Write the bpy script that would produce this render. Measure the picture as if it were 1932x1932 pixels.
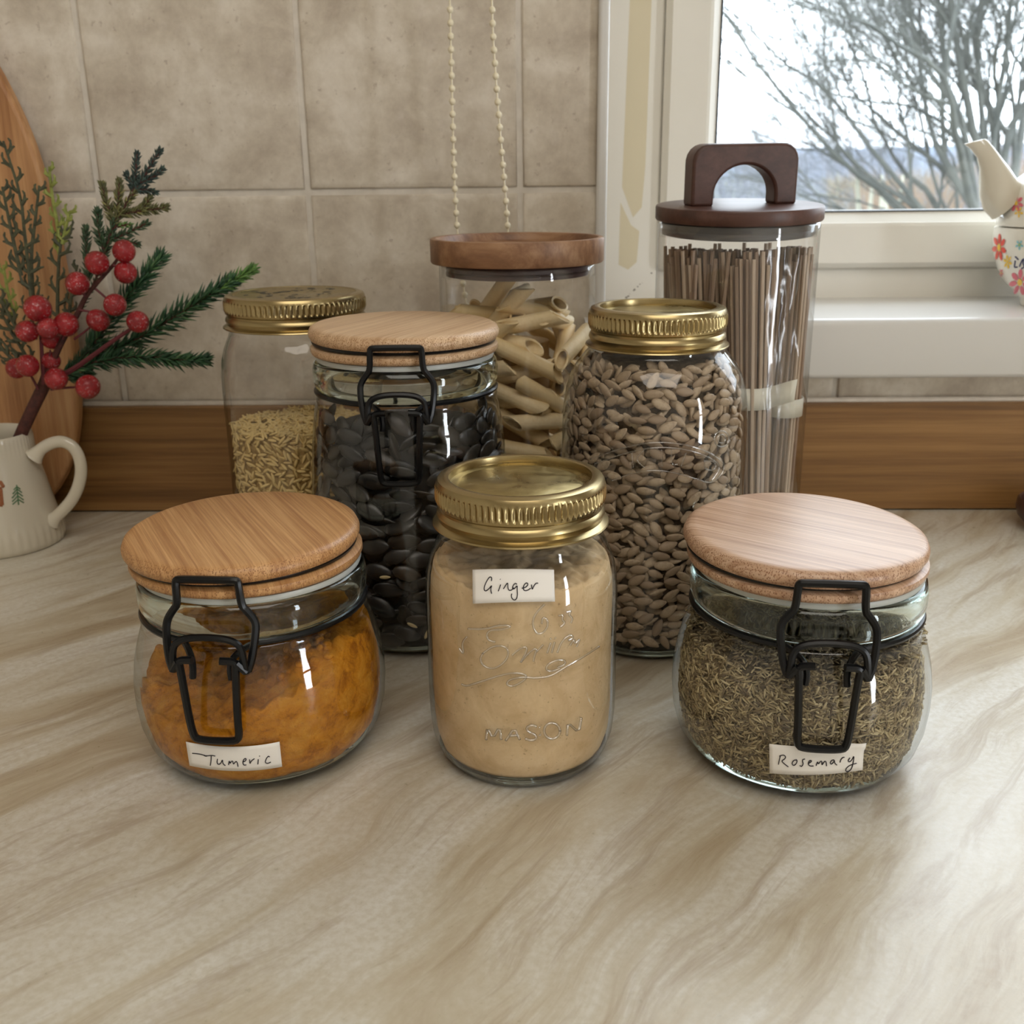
import bpy, math, random
import numpy as np
from mathutils import Vector, Matrix, noise
random.seed(7); rng = np.random.default_rng(7)
PI = math.pi
scn = bpy.context.scene
COL = scn.collection
for o in list(bpy.data.objects): bpy.data.objects.remove(o)

# ------------------------------------------------------------------ camera, world, light, exposure
F, TH, RO, YA, CH = 1940.73, 0.3195, -0.0117, 0.0302, 0.251      # focal length (px of 1932), pitch, roll, yaw, height over the worktop
def _cam_axes():
    c, s = math.cos(RO), math.sin(RO)
    r0 = Vector((1, 0, 0)); d0 = Vector((0, -math.sin(TH), -math.cos(TH))); f0 = Vector((0, math.cos(TH), -math.sin(TH)))
    r, d = r0 * c - d0 * s, r0 * s + d0 * c
    R = Matrix.Rotation(YA, 3, 'Z')
    return R @ r, R @ d, R @ f0
CR, CD, CF = _cam_axes()
cd = bpy.data.cameras.new('camera'); cam = bpy.data.objects.new('camera', cd); COL.objects.link(cam)
M3 = Matrix((CR, -CD, -CF)).transposed()
cam.matrix_world = Matrix.Translation((0, 0, CH)) @ M3.to_4x4()
cd.sensor_width = 36; cd.lens = 36 * F / 1932; cd.clip_start = .01; cd.clip_end = 2000
cd.dof.use_dof = True; cd.dof.focus_distance = .45; cd.dof.aperture_fstop = 20
scn.camera = cam
scn.view_settings.view_transform = 'Standard'; scn.view_settings.look = 'None'
scn.view_settings.exposure = 0.0; scn.view_settings.gamma = 1; scn.view_settings.use_curve_mapping = False
w = bpy.data.worlds.new('overcast_sky'); scn.world = w; w.use_nodes = True
bg = w.node_tree.nodes['Background']; bg.inputs['Color'].default_value = (.84, .92, 1, 1); bg.inputs['Strength'].default_value = 5.8
cy = scn.cycles
cy.max_bounces = 10; cy.diffuse_bounces = 4; cy.glossy_bounces = 5; cy.transmission_bounces = 8; cy.transparent_max_bounces = 24
cy.caustics_reflective = False; cy.caustics_refractive = False; cy.sample_clamp_indirect = 4; cy.blur_glossy = .5

def area(name, loc, rot, sx, sy, energy=0, col=(1, 1, 1), portal=False, spread=PI):
    l = bpy.data.lights.new(name, 'AREA'); l.shape = 'RECTANGLE'; l.size = sx; l.size_y = sy; l.energy = energy; l.color = col; l.spread = spread
    l.cycles.is_portal = portal
    o = bpy.data.objects.new(name, l); COL.objects.link(o); o.location = loc; o.rotation_euler = rot; return o
RX0, RX1, RY0, RZ0, RZ1 = -1.7, 2.4, -2.5, -.9, 1.5               # the room
WX0, WX1, WZ0, WZ1 = .047, 1.25, .145, 1.2                        # the window's opening
DY0, DY1, DZ1 = -1.62, -1.18, 1.15                                  # the glazed door's opening in the side wall
area('window_portal', ((WX0 + WX1) / 2, .97, (WZ0 + WZ1) / 2), (-PI / 2, 0, 0), WX1 - WX0, WZ1 - WZ0, portal=True)
area('door_daylight', (RX1 + .14, (DY0 + DY1) / 2, (RZ0 + DZ1) / 2), (0, PI / 2, 0), DZ1 - RZ0, DY1 - DY0, 42, (.93, .96, 1))
area('ceiling_fill', (.15, -.75, RZ1 - .03), (0, 0, 0), 1.3, 1.0, 13, (1, .93, .84))  # added soft fill to brighten the fronts, no known lamp there

# ------------------------------------------------------------------ helpers
def ray(u, v):
    a, b = (u - 966) / F, (v - 966) / F
    return CR * a + CD * b + CF
def at(u, v, y):                                                   # point seen at pixel (u,v) on the plane Y = y
    d = ray(u, v); return Vector((0, 0, CH)) + d * (y / d.y)
def hit(u, v, cx, cy_, prof, off=0.0):                             # first point of a turned body seen at pixel (u,v)
    d = np.array(ray(u, v)); P = np.array(prof); o = P[:, 1].argsort(kind='stable')
    zz, rr = P[o, 1], P[o, 0]
    D = math.hypot(cx, cy_); n = math.hypot(d[0], d[1])
    t = np.linspace((D - .08) / n, (D + .02) / n, 1500)
    x, y, z = t * d[0], t * d[1], CH + t * d[2]
    rad = np.interp(z, zz, rr); g = np.hypot(x - cx, y - cy_) - rad
    k = int(np.argmax(g < 0)) if (g < 0).any() else int(np.argmin(g))
    p = Vector((x[k], y[k], z[k])); nn = Vector((x[k] - cx, y[k] - cy_, 0)).normalized()
    return p + nn * off, nn

def mesh(name, V, Fc, smooth=True, angle=40):
    me = bpy.data.meshes.new(name); me.from_pydata([tuple(v) for v in V], [], Fc)
    if smooth:
        me.polygons.foreach_set('use_smooth', [True] * len(me.polygons))
        if angle: me.set_sharp_from_angle(angle=math.radians(angle))
    me.update(); return me
class MB:                                                          # collects geometry for one mesh
    def __init__(s): s.V = []; s.F = []; s.m = []
    def add(s, V, Fc, mi=0):
        n = len(s.V); s.V += [tuple(v) for v in V]; s.F += [tuple(i + n for i in f) for f in Fc]; s.m += [mi] * len(Fc); return s
    def obj(s, name, mats, parent=None, smooth=True, angle=40, loc=(0, 0, 0)):
        me = mesh(name, s.V, s.F, smooth, angle)
        if any(s.m): me.polygons.foreach_set('material_index', s.m)
        return link(name, me, mats, parent, loc)
def link(name, me, mats, parent=None, loc=(0, 0, 0), rot=(0, 0, 0)):
    for m in (mats if isinstance(mats, (list, tuple)) else [mats]):
        if m is not None and len(me.materials) < (len(mats) if isinstance(mats, (list, tuple)) else 1): me.materials.append(m)
    o = bpy.data.objects.new(name, me); COL.objects.link(o); o.parent = parent; o.location = loc; o.rotation_euler = rot; return o
def tag(o, label=None, cat=None, group=None, kind=None):
    if label: o['label'] = label
    if cat: o['category'] = cat
    if group: o['group'] = group
    if kind: o['kind'] = kind
    return o
def empty(name, loc, rz=0, **k):
    o = bpy.data.objects.new(name, None); COL.objects.link(o); o.location = loc; o.rotation_euler = (0, 0, rz); o.empty_display_size = .02
    return tag(o, **k)
def box(x0, x1, y0, y1, z0, z1):
    V = [(x, y, z) for z in (z0, z1) for y in (y0, y1) for x in (x0, x1)]
    return V, [(0, 2, 3, 1), (4, 5, 7, 6), (0, 1, 5, 4), (2, 6, 7, 3), (0, 4, 6, 2), (1, 3, 7, 5)]
def bevel(o, wd, seg=2):
    m = o.modifiers.new('bevel', 'BEVEL'); m.width = wd; m.segments = seg; m.limit_method = 'ANGLE'; m.angle_limit = .6; return o
def lathe(prof, seg=96, cap0=False, cap1=False, radf=None, c=(0, 0)):
    V = []; Fc = []; n = len(prof)
    for i in range(seg):
        a = 2 * PI * i / seg; ca, sa = math.cos(a), math.sin(a)
        for r, z in prof:
            q = r if radf is None else radf(r, z, a)
            V.append((c[0] + q * ca, c[1] + q * sa, z))
    for i in range(seg):
        j = (i + 1) % seg
        for k in range(n - 1): Fc.append((i * n + k, j * n + k, j * n + k + 1, i * n + k + 1))
    if cap0: V.append((c[0], c[1], prof[0][1])); m = len(V) - 1; Fc += [(m, ((i + 1) % seg) * n, i * n) for i in range(seg)]
    if cap1: V.append((c[0], c[1], prof[-1][1])); m = len(V) - 1; Fc += [(m, i * n + n - 1, ((i + 1) % seg) * n + n - 1) for i in range(seg)]
    return V, Fc
def tube(pts, rad, seg=8, closed=False, caps=True, flat=None):
    P = [Vector(p) for p in pts]; n = len(P); R = rad if isinstance(rad, (list, tuple)) else [rad] * n
    V = []; Fc = []; prev = None
    for i in range(n):
        if closed: t = (P[(i + 1) % n] - P[i - 1])
        else: t = P[min(i + 1, n - 1)] - P[max(i - 1, 0)]
        t = t.normalized() if t.length > 1e-12 else Vector((0, 0, 1))
        if prev is None:
            a = Vector((0, 0, 1)) if abs(t.z) < .9 else Vector((0, 1, 0)); u = t.cross(a).normalized()
        else:
            u = prev - t * prev.dot(t); u = u.normalized() if u.length > 1e-9 else t.orthogonal().normalized()
        prev = u; v = t.cross(u)
        for k in range(seg):
            a = 2 * PI * k / seg; V.append(P[i] + (u * math.cos(a) + v * math.sin(a) * (flat or 1)) * R[i])
    for i in range(n if closed else n - 1):
        j = (i + 1) % n
        for k in range(seg):
            l = (k + 1) % seg; Fc.append((i * seg + k, i * seg + l, j * seg + l, j * seg + k))
    if caps and not closed: Fc.append(tuple(range(seg))[::-1]); Fc.append(tuple((n - 1) * seg + k for k in range(seg)))
    return V, Fc
def smooth_path(pts, it=2):                                        # corner cutting
    P = [Vector(p) for p in pts]
    for _ in range(it):
        Q = [P[0]]
        for a, b in zip(P, P[1:]): Q += [a * .75 + b * .25, a * .25 + b * .75]
        Q.append(P[-1]); P = Q
    return P
def sphere(c, r, nu=12, nv=8, sx=1, sy=1, sz=1):
    V = []; Fc = []
    for j in range(1, nv):
        b = PI * j / nv
        for i in range(nu): a = 2 * PI * i / nu; V.append((c[0] + r * sx * math.sin(b) * math.cos(a), c[1] + r * sy * math.sin(b) * math.sin(a), c[2] + r * sz * math.cos(b)))
    V += [(c[0], c[1], c[2] + r * sz), (c[0], c[1], c[2] - r * sz)]; t, bt = len(V) - 2, len(V) - 1
    for i in range(nu):
        l = (i + 1) % nu; Fc.append((t, i, l)); Fc.append((bt, (nv - 2) * nu + l, (nv - 2) * nu + i))
        for j in range(nv - 2): Fc.append((j * nu + i, (j + 1) * nu + i, (j + 1) * nu + l, j * nu + l))
    return V, Fc

# ------------------------------------------------------------------ materials
def L(c): return tuple(((x / 255) / 12.92 if x / 255 <= .04045 else ((x / 255 + .055) / 1.055) ** 2.4) for x in c) + (1,)
class NT:
    def __init__(s, name):
        s.m = bpy.data.materials.new(name); s.m.use_nodes = True; s.t = s.m.node_tree; s.n = s.t.nodes
        s.b = s.n['Principled BSDF']; s.out = s.n['Material Output']; s._co = None
    def node(s, ty, **k):
        x = s.n.new(ty)
        for a, v in k.items():
            if a in x.inputs: x.inputs[a].default_value = v
            else: setattr(x, a, v)
        return x
    def ln(s, a, b): s.t.links.new(a, b); return s
    def co(s, scale=(1, 1, 1), rot=(0, 0, 0), which='Object'):
        if not s._co: s._co = s.node('ShaderNodeTexCoord')
        mp = s.node('ShaderNodeMapping'); mp.inputs['Scale'].default_value = scale; mp.inputs['Rotation'].default_value = rot
        s.ln(s._co.outputs[which], mp.inputs['Vector']); return mp.outputs[0]
    def noise(s, vec, scale, detail=4, rough=.55, dist=0):
        x = s.node('ShaderNodeTexNoise'); x.inputs['Scale'].default_value = scale; x.inputs['Detail'].default_value = detail
        x.inputs['Roughness'].default_value = rough; x.inputs['Distortion'].default_value = dist; s.ln(vec, x.inputs['Vector']); return x.outputs['Fac']
    def ramp(s, fac, stops):
        x = s.node('ShaderNodeValToRGB'); e = x.color_ramp.elements
        while len(e) < len(stops): e.new(.5)
        for k, (p, c) in enumerate(stops): e[k].position = p; e[k].color = c if len(c) == 4 else tuple(c) + (1,)
        s.ln(fac, x.inputs['Fac']); return x.outputs['Color']
    def mix(s, a, b, fac, mode='MIX'):
        x = s.node('ShaderNodeMix'); x.data_type = 'RGBA'; x.blend_type = mode
        for k, v in ((0, fac), (6, a), (7, b)):
            if hasattr(v, 'links'): s.ln(v, x.inputs[k])
            else: x.inputs[k].default_value = v
        return x.outputs[2]
    def bump(s, h, strength=.3, dist=.001):
        x = s.node('ShaderNodeBump'); x.inputs['Strength'].default_value = strength; x.inputs['Distance'].default_value = dist
        s.ln(h, x.inputs['Height']); s.ln(x.outputs[0], s.b.inputs['Normal']); return s
    def set(s, **k):
        for a, v in k.items():
            a = {'base': 'Base Color', 'rough': 'Roughness', 'metal': 'Metallic', 'spec': 'Specular IOR Level', 'coat': 'Coat Weight', 'sss': 'Subsurface Weight', 'trans': 'Transmission Weight', 'ior': 'IOR'}[a]
            if hasattr(v, 'links'): s.ln(v, s.b.inputs[a])
            else: s.b.inputs[a].default_value = v
        return s
def plain(name, c, rough=.5, metal=0, **k): return NT(name).set(base=L(c), rough=rough, metal=metal, **k).m
def grainy(name, c1, c2, scale, rough=.6, bmp=.2, dist=.0005, **k):
    n = NT(name); f = n.noise(n.co(), scale, 5); n.set(base=n.ramp(f, [(.3, L(c1)), (.7, L(c2))]), rough=rough, **k); n.bump(f, bmp, dist); return n.m

def wood(name, c1, c2, c3, rot=0, along=12, across=900, rough=.5, pores=None, bigs=9, axis='XY', coat=0):
    n = NT(name); R = (0, 0, rot)
    sc = (along, across, along * 8) if axis == 'XY' else (along, across, across)
    rot_v = n.co((1, 1, 1), (0, 0, rot) if axis == 'XY' else (0, rot, 0))
    def stretch(q):
        mp = n.node('ShaderNodeMapping'); mp.inputs['Scale'].default_value = q; n.ln(rot_v, mp.inputs['Vector']); return mp.outputs[0]
    f1 = n.noise(stretch(sc), 1, 5, .7); f2 = n.noise(stretch((sc[0] * .5, sc[1] * .10, sc[2] * .10)), 1, 3, .6, .4)
    c = n.mix(n.ramp(f1, [(.36, L(c1)), (.50, L(c2)), (.64, L(c3))]), n.ramp(f2, [(.32, L(c1)), (.62, L(c3))]), .38)
    if pores:
        v = n.node('ShaderNodeTexVoronoi'); v.inputs['Scale'].default_value = 1; n.ln(n.co((1500, 1500, 900)), v.inputs['Vector'])
        dots = n.ramp(v.outputs['Distance'], [(.2, (0, 0, 0)), (.45, (1, 1, 1))])
        g = n.node('ShaderNodeNewGeometry'); sx = n.node('ShaderNodeSeparateXYZ'); n.ln(g.outputs['Normal'], sx.inputs[0])
        side = n.ramp(sx.outputs['Z'], [(.80, (1, 1, 1)), (.96, (0, 0, 0))])
        c = n.mix(c, n.mix(L(pores), c, dots), side)
    n.set(base=c, rough=rough, coat=coat); n.bump(f1, .12, .0003); return n.m

def glass(name, edge=(.62, .68, .66), body=(1, 1, 1), rough=.015, ior=1.66, p0=.50, smudge=True):
    n = NT(name); n.n.remove(n.b)
    lw = n.node('ShaderNodeLayerWeight'); lw.inputs['Blend'].default_value = .5
    col = n.ramp(lw.outputs['Facing'], [(p0, tuple(body)), (max(p0 + .1, .86), tuple(.6 * a + .4 * b for a, b in zip(body, edge))), (.98, tuple(edge))])
    tr = n.node('ShaderNodeBsdfTransparent'); n.ln(col, tr.inputs['Color'])
    gl = n.node('ShaderNodeBsdfGlossy'); gl.inputs['Roughness'].default_value = rough
    f0 = ((ior - 1) / (ior + 1)) ** 2
    pw = n.node('ShaderNodeMath'); pw.operation = 'POWER'; pw.inputs[1].default_value = 3.6; n.ln(lw.outputs['Facing'], pw.inputs[0])
    fr = n.node('ShaderNodeMath'); fr.operation = 'MULTIPLY_ADD'; fr.inputs[1].default_value = .85 - f0; fr.inputs[2].default_value = f0; n.ln(pw.outputs[0], fr.inputs[0])
    wv = n.noise(n.co((1, 1, .6)), 42, 2, .5)
    bp = n.node('ShaderNodeBump'); bp.inputs['Strength'].default_value = .45; bp.inputs['Distance'].default_value = .0018; n.ln(wv, bp.inputs['Height'])
    n.ln(bp.outputs[0], gl.inputs['Normal'])
    mx = n.node('ShaderNodeMixShader'); n.ln(fr.outputs[0], mx.inputs[0]); n.ln(tr.outputs[0], mx.inputs[1]); n.ln(gl.outputs[0], mx.inputs[2])
    n.ln(mx.outputs[0], n.out.inputs['Surface']); return n.m

def tile_mat():
    n = NT('stone_tile'); oi = n.node('ShaderNodeObjectInfo'); co = n.co(which='Object')
    ad = n.node('ShaderNodeVectorMath'); ad.operation = 'ADD'; n.ln(co, ad.inputs[0])
    ml = n.node('ShaderNodeVectorMath'); ml.operation = 'SCALE'; ml.inputs['Scale'].default_value = 7; n.ln(oi.outputs['Location'], ml.inputs[0]); n.ln(ml.outputs[0], ad.inputs[1])
    v = ad.outputs[0]
    f = n.noise(v, 26, 8, .68, .15); s = n.noise(v, 150, 4, .65); s2 = n.noise(v, 85, 3, .6)
    c = n.ramp(f, [(.32, L((184, 171, 154))), (.5, L((209, 198, 181))), (.66, L((228, 219, 205)))])
    c = n.mix(c, L((150, 130, 112)), n.ramp(s, [(.62, (0, 0, 0)), (.72, (.5, .5, .5))]))
    c = n.mix(c, L((226, 217, 207)), n.ramp(s2, [(.58, (0, 0, 0)), (.74, (.3, .3, .3))]))
    n.set(base=c, rough=.38, spec=.4); n.bump(f, .15, .001); return n.m
def worktop_mat():
    n = NT('marbled_laminate'); tc = n.co(which='Object')
    # streaks run away to the far right; warped so that they wander
    w1 = n.node('ShaderNodeTexNoise'); w1.inputs['Scale'].default_value = 2.6; w1.inputs['Detail'].default_value = 4; n.ln(tc, w1.inputs['Vector'])
    sub = n.node('ShaderNodeVectorMath'); sub.operation = 'SUBTRACT'; sub.inputs[1].default_value = (.5, .5, .5); n.ln(w1.outputs['Color'], sub.inputs[0])
    sc = n.node('ShaderNodeVectorMath'); sc.operation = 'SCALE'; sc.inputs['Scale'].default_value = .13; n.ln(sub.outputs[0], sc.inputs[0])
    ad = n.node('ShaderNodeVectorMath'); ad.operation = 'ADD'; n.ln(tc, ad.inputs[0]); n.ln(sc.outputs[0], ad.inputs[1])
    mp = n.node('ShaderNodeMapping'); mp.vector_type = 'TEXTURE'; mp.inputs['Rotation'].default_value = (0, 0, math.radians(48)); mp.inputs['Scale'].default_value = (1 / 3.6, 1 / 22, 1)
    n.ln(ad.outputs[0], mp.inputs['Vector'])
    mp2 = n.node('ShaderNodeMapping'); mp2.vector_type = 'TEXTURE'; mp2.inputs['Rotation'].default_value = (0, 0, math.radians(48)); mp2.inputs['Scale'].default_value = (1 / 8, 1 / 60, 1)
    n.ln(ad.outputs[0], mp2.inputs['Vector'])
    a = n.noise(mp.outputs[0], 1, 8, .68, .7); b = n.noise(mp2.outputs[0], 1, 8, .7, .5); fine = n.noise(tc, 330, 4, .6)
    c = n.ramp(a, [(.34, L((180, 161, 133))), (.44, L((203, 192, 170))), (.53, L((218, 212, 198))), (.66, L((231, 228, 220)))])
    c = n.mix(c, L((160, 136, 106)), n.ramp(b, [(.50, (0, 0, 0)), (.64, (.62, .62, .62)), (.69, (.2, .2, .2)), (.80, (.5, .5, .5))]))
    c = n.mix(c, L((190, 178, 150)), n.ramp(fine, [(.4, (.35, .35, .35)), (.6, (0, 0, 0))]))
    n.set(base=c, rough=n.ramp(fine, [(.3, (.27, .27, .27)), (.7, (.38, .38, .38))]), spec=.65); n.bump(fine, .18, .0004); return n.m

M = {}
M['worktop'] = worktop_mat(); M['tile'] = tile_mat()
M['grout'] = grainy('grout', (206, 198, 186), (222, 214, 202), 90, .8)
M['oak'] = wood('oak_veneer', (98, 66, 32), (140, 100, 54), (168, 126, 74), along=2.6, across=110, rough=.45, axis='XZ')
M['upvc'] = grainy('white_plastic', (236, 232, 222), (241, 238, 230), 6, .32, 0)
M['upvc_old'] = plain('yellowed_tape', (222, 211, 182), .45)
M['sill'] = plain('glazed_white_sill', (222, 220, 216), .22)
M['wall'] = plain('wall_paint', (226, 220, 208), .8)
M['floor'] = plain('floor_vinyl', (150, 135, 115), .6)
M['bamboo_a'] = wood('bamboo_amber', (152, 100, 58), (188, 138, 86), (216, 170, 118), rot=math.radians(60), pores=(142, 94, 54), rough=.42)
M['bamboo_b'] = wood('bamboo_grey', (156, 114, 84), (194, 154, 122), (222, 190, 162), rot=math.radians(33), pores=(132, 86, 56), rough=.36)
M['bamboo_c'] = wood('bamboo_pale', (180, 140, 102), (208, 172, 134), (228, 198, 162), rot=math.radians(-66), pores=(150, 104, 60), rough=.42)
M['acacia'] = wood('acacia_wood', (104, 68, 44), (142, 102, 72), (176, 138, 104), rot=.35, along=9, across=160, rough=.45)
M['walnut'] = wood('dark_walnut', (56, 34, 28), (78, 50, 42), (100, 68, 58), rot=.3, along=8, across=150, rough=.4)
M['board'] = wood('board_beech', (150, 100, 60), (192, 142, 94), (216, 172, 124), rot=PI / 2, along=5, across=130, rough=.5, axis='XZ')
M['brass'] = NT('brass_band').set(base=L((172, 154, 112)), rough=.27, metal=1).m
nb = NT('brass_disc'); fb = nb.noise(nb.co(), 60, 5, .7, .8)
nb.set(base=nb.ramp(fb, [(.35, L((150, 134, 88))), (.6, L((178, 160, 110))), (.75, L((200, 188, 150)))]), rough=nb.ramp(fb, [(.3, (.22,) * 3), (.7, (.45,) * 3)]), metal=1); M['brass_disc'] = nb.m
M['wire'] = plain('black_coated_wire', (7, 8, 11), .30, 0, spec=.35)
M['silicone'] = NT('clear_gasket').set(base=(.80, .84, .80, 1), rough=.35, trans=.35).m
M['grey_seal'] = plain('grey_seal', (86, 84, 84), .5)
M['glass'] = glass('jar_glass'); M['glass_thin'] = glass('canister_glass', (.62, .62, .60), rough=.01)
M['glass_base'] = glass('jar_glass_heel', (.42, .50, .46), (.92, .96, .93), p0=.2)
rg = NT('solid_glass'); rg.n.remove(rg.b); gb = rg.node('ShaderNodeBsdfGlass'); gb.inputs['IOR'].default_value = 1.5; gb.inputs['Color'].default_value = (.93, .965, .95, 1)
rg.ln(gb.outputs[0], rg.out.inputs['Surface']); M['solid_glass'] = rg.m
M['pane'] = glass('window_glass', (.9, .92, .92), (.97, .98, .98), .0)
M['emboss'] = glass('embossed_glass', (.08, .07, .05), (1, 1, 1), .10, 3.2, .30)
M['paper'] = plain('label_paper', (246, 242, 236), .7); M['ink'] = plain('ink', (24, 16, 30), .6)
M['ceramic'] = NT('cream_glaze').set(base=L((214, 206, 188)), rough=.16, coat=.5).m
M['ceramic_w'] = NT('white_glaze').set(base=L((238, 232, 218)), rough=.14, coat=.5).m
M['bead'] = plain('cream_beads', (238, 228, 200), .35); M['bark'] = plain('bark', (60, 62, 60), .9)

# ------------------------------------------------------------------ the setting
WY = .7735                                                         # face of the tiles
UY = .7600                                                         # face of the oak upstand
def struct(name, mb, m, **k): o = mb.obj(name, m, None, smooth=False); return tag(o, kind='structure', **k)
wb = MB()
wb.add(*box(RX0, WX0, WY + .002, 1.05, RZ0, RZ1)); wb.add(*box(WX1, RX1, WY + .002, 1.05, RZ0, RZ1))
wb.add(*box(WX0, WX1, WY + .002, 1.05, RZ0, WZ0 - .02)); wb.add(*box(WX0, WX1, WY + .002, 1.05, WZ1, RZ1))
wall = struct('wall_back', wb, M['grout'])
struct('wall_left', MB().add(*box(RX0 - .1, RX0, RY0 - .1, 1.05, RZ0, RZ1)), M['wall'])
wr = MB().add(*box(RX1, RX1 + .1, RY0 - .1, DY0, RZ0, RZ1)).add(*box(RX1, RX1 + .1, DY1, 1.05, RZ0, RZ1)).add(*box(RX1, RX1 + .1, DY0, DY1, DZ1, RZ1))
struct('wall_right', wr, M['wall'])
struct('wall_front', MB().add(*box(RX0, RX1, RY0 - .1, RY0, RZ0, RZ1)), M['wall'])
struct('floor', MB().add(*box(RX0 - .1, RX1 + .1, RY0 - .1, 1.05, RZ0 - .1, RZ0)), M['floor'])
struct('ceiling', MB().add(*box(RX0 - .1, RX1 + .1, RY0 - .1, 1.05, RZ1, RZ1 + .1)), M['wall'])
# door to the garden: frame with glazing bars
dr = MB()
for y0, y1, z0, z1 in ((DY0, DY0 + .06, RZ0, DZ1), (DY1 - .06, DY1, RZ0, DZ1), (DY0, DY1, RZ0, RZ0 + .12), (DY0, DY1, DZ1 - .06, DZ1), (DY0, DY1, .25, .30)):
    dr.add(*box(RX1 + .02, RX1 + .08, y0, y1, z0, z1))
struct('door_1', dr, M['upvc'])

# tiles: 153 mm pitch, pillowed edges
PX, PZ = .1534, .1540
def tile_mesh(w_, h_):
    m = MB(); e = .0045; zs = [(0, 0, -.006), (0, 0, -.0010), (.0010, .0010, -.0003), (e, e, 0)]
    V = []
    for dx, dz, dy in zs: V += [(dx, -dy, dz), (w_ - dx, -dy, dz), (w_ - dx, -dy, h_ - dz), (dx, -dy, h_ - dz)]
    Fc = []
    for k in range(3):
        for i in range(4): j = (i + 1) % 4; Fc.append((k * 4 + i, k * 4 + j, k * 4 + 4 + j, k * 4 + 4 + i))
    Fc.append((12, 13, 14, 15)); m.add(V, Fc); return mesh('tile', m.V, m.F, True, 60)
G = .0046; tcache = {}
def put_tile(x0, x1, z0, z1):
    key = (round(x1 - x0, 4), round(z1 - z0, 4))
    if key not in tcache: tcache[key] = tile_mesh(*key); tcache[key].materials.append(M['tile'])
    o = bpy.data.objects.new('tile', tcache[key]); COL.objects.link(o); o.parent = wall; o.location = (x0, WY - .0002 * random.random(), z0)
jx = [-.3215 + PX * k for k in range(-3, 3)]
zr = [.0845, .2385, .2385 + PZ, .2385 + 2 * PZ]
for r in range(3):
    for k, x in enumerate(jx):
        x1 = min(x + PX, .0400 + G / 2)
        put_tile(x + G / 2, x1 - G / 2, zr[r] + (G / 2 if r else 0), zr[r + 1] - G / 2)
for x0, x1 in ((.0418, .0680), (.0680, .2223), (.2223, .3757), (.3757, .5291), (.5291, .6825)):
    put_tile(x0 + G / 2, x1 - G / 2, .0845, .1035)
# oak upstand, sealant line, corner bead
u = bevel(struct('trim_1', MB().add(*box(RX0, RX1, UY, WY + .002, .0012, .0835)), M['oak']), .0008)
sl = MB(); sl.add(*tube([(x, WY - .004, .0842) for x in np.linspace(RX0 + .01, RX1 - .01, 60)], .0026, 8)); struct('trim_2', sl, M['grout'])
bevel(struct('trim_3', MB().add(*box(.0395, .0472, WY - .0065, WY + .004, .1475, WZ1)), M['sill']), .0028, 4)
# sill with a rounded nose
sp = [(.885, .1475), (.757, .1475), (.7535, .1468), (.7515, .1445), (.7510, .141), (.7510, .108), (.7522, .1052), (.755, .1042), (.80, .1042)]
V = []; Fc = []
for x in (.032, WX1 + .03):
    V += [(x, y, z) for y, z in sp]
n = len(sp); Fc = [(i, i + 1, n + i + 1, n + i) for i in range(n - 1)] + [tuple(range(n))[::-1], tuple(range(n, 2 * n))]
tag(MB().add(V, Fc).obj('windowsill', M['sill'], None, True, 50), kind='structure')

# window: fixed frame, sash, glazing bead, pane
win = empty('window_1', (0, 0, 0), kind='structure')
def ring(x0, x1, z0, z1, wd, prof):                                # picture-frame loop; prof = (inward, y) pairs
    V = []; Fc = []; n = len(prof)
    for (cx_, cz_, sx, sz) in ((x0, z0, 1, 1), (x1, z0, -1, 1), (x1, z1, -1, -1), (x0, z1, 1, -1)):
        V += [(cx_ + sx * d, y, cz_ + sz * d) for d, y in prof]
    for k in range(4):
        l = (k + 1) % 4
        for i in range(n - 1): Fc.append((k * n + i, l * n + i, l * n + i + 1, k * n + i + 1))
    return V, Fc
fx, fz = .0500, .1245
MB().add(*ring(fx - .01, WX1, fz - .01, WZ1 + .02, 0, [(0, .92), (0, .885), (.0555, .885), (.0572, .8865), (.0572, .93)])).obj('window_frame', M['upvc'], win, False)
sx0, sz0 = .0975, .1722
MB().add(*ring(sx0, WX1 - .0475, sz0, WZ1 - .028, 0, [(0, .92), (0, .880), (.0045, .8735), (.0335, .8735), (.0360, .875), (.0360, .882), (.0445, .892), (.0445, .93)])).obj('sash', M['upvc'], win, False)
MB().add(*ring(sx0 + .0435, WX1 - .091, sz0 + .0435, WZ1 - .0715, 0, [(0, .8915), (.0015, .8905), (.0022, .893)])).obj('gasket', M['wire'], win, False)
gx0, gx1, gz0, gz1 = sx0 + .044, WX1 - .09, sz0 + .044, WZ1 - .07
MB().add([(gx0, .898, gz0), (gx1, .898, gz0), (gx1, .898, gz1), (gx0, .898, gz1)], [(0, 1, 2, 3)]).obj('pane', M['pane'], win, False)
# torn strip of yellowed film left on the fixed frame, with a break near its foot
for poly in ([(.0700, .40), (.0865, .40), (.0850, .255), (.0830, .222), (.0760, .214), (.0665, .238)],
             [(.0655, .226), (.0745, .208), (.0815, .203), (.0800, .178), (.0730, .172), (.0650, .176)]):
    MB().add([(x, .8849, z) for x, z in poly], [tuple(range(len(poly)))[::-1]]).obj('film_strip', M['upvc_old'], win, False)
mw = MB()
for k in range(26):                                                # dirt along the mitre weld
    t = random.random() ** .8; x = .096 - .045 * t; z = .172 - .044 * t + random.uniform(-.0008, .0008)
    mw.add(*sphere((x, .8848, z), random.uniform(.0003, .0009), 6, 4, 1, .2, .7))
o = mw.obj('mitre_dirt', plain('dirt', (96, 84, 66), .9), win); tag(o, kind='stuff')

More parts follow.
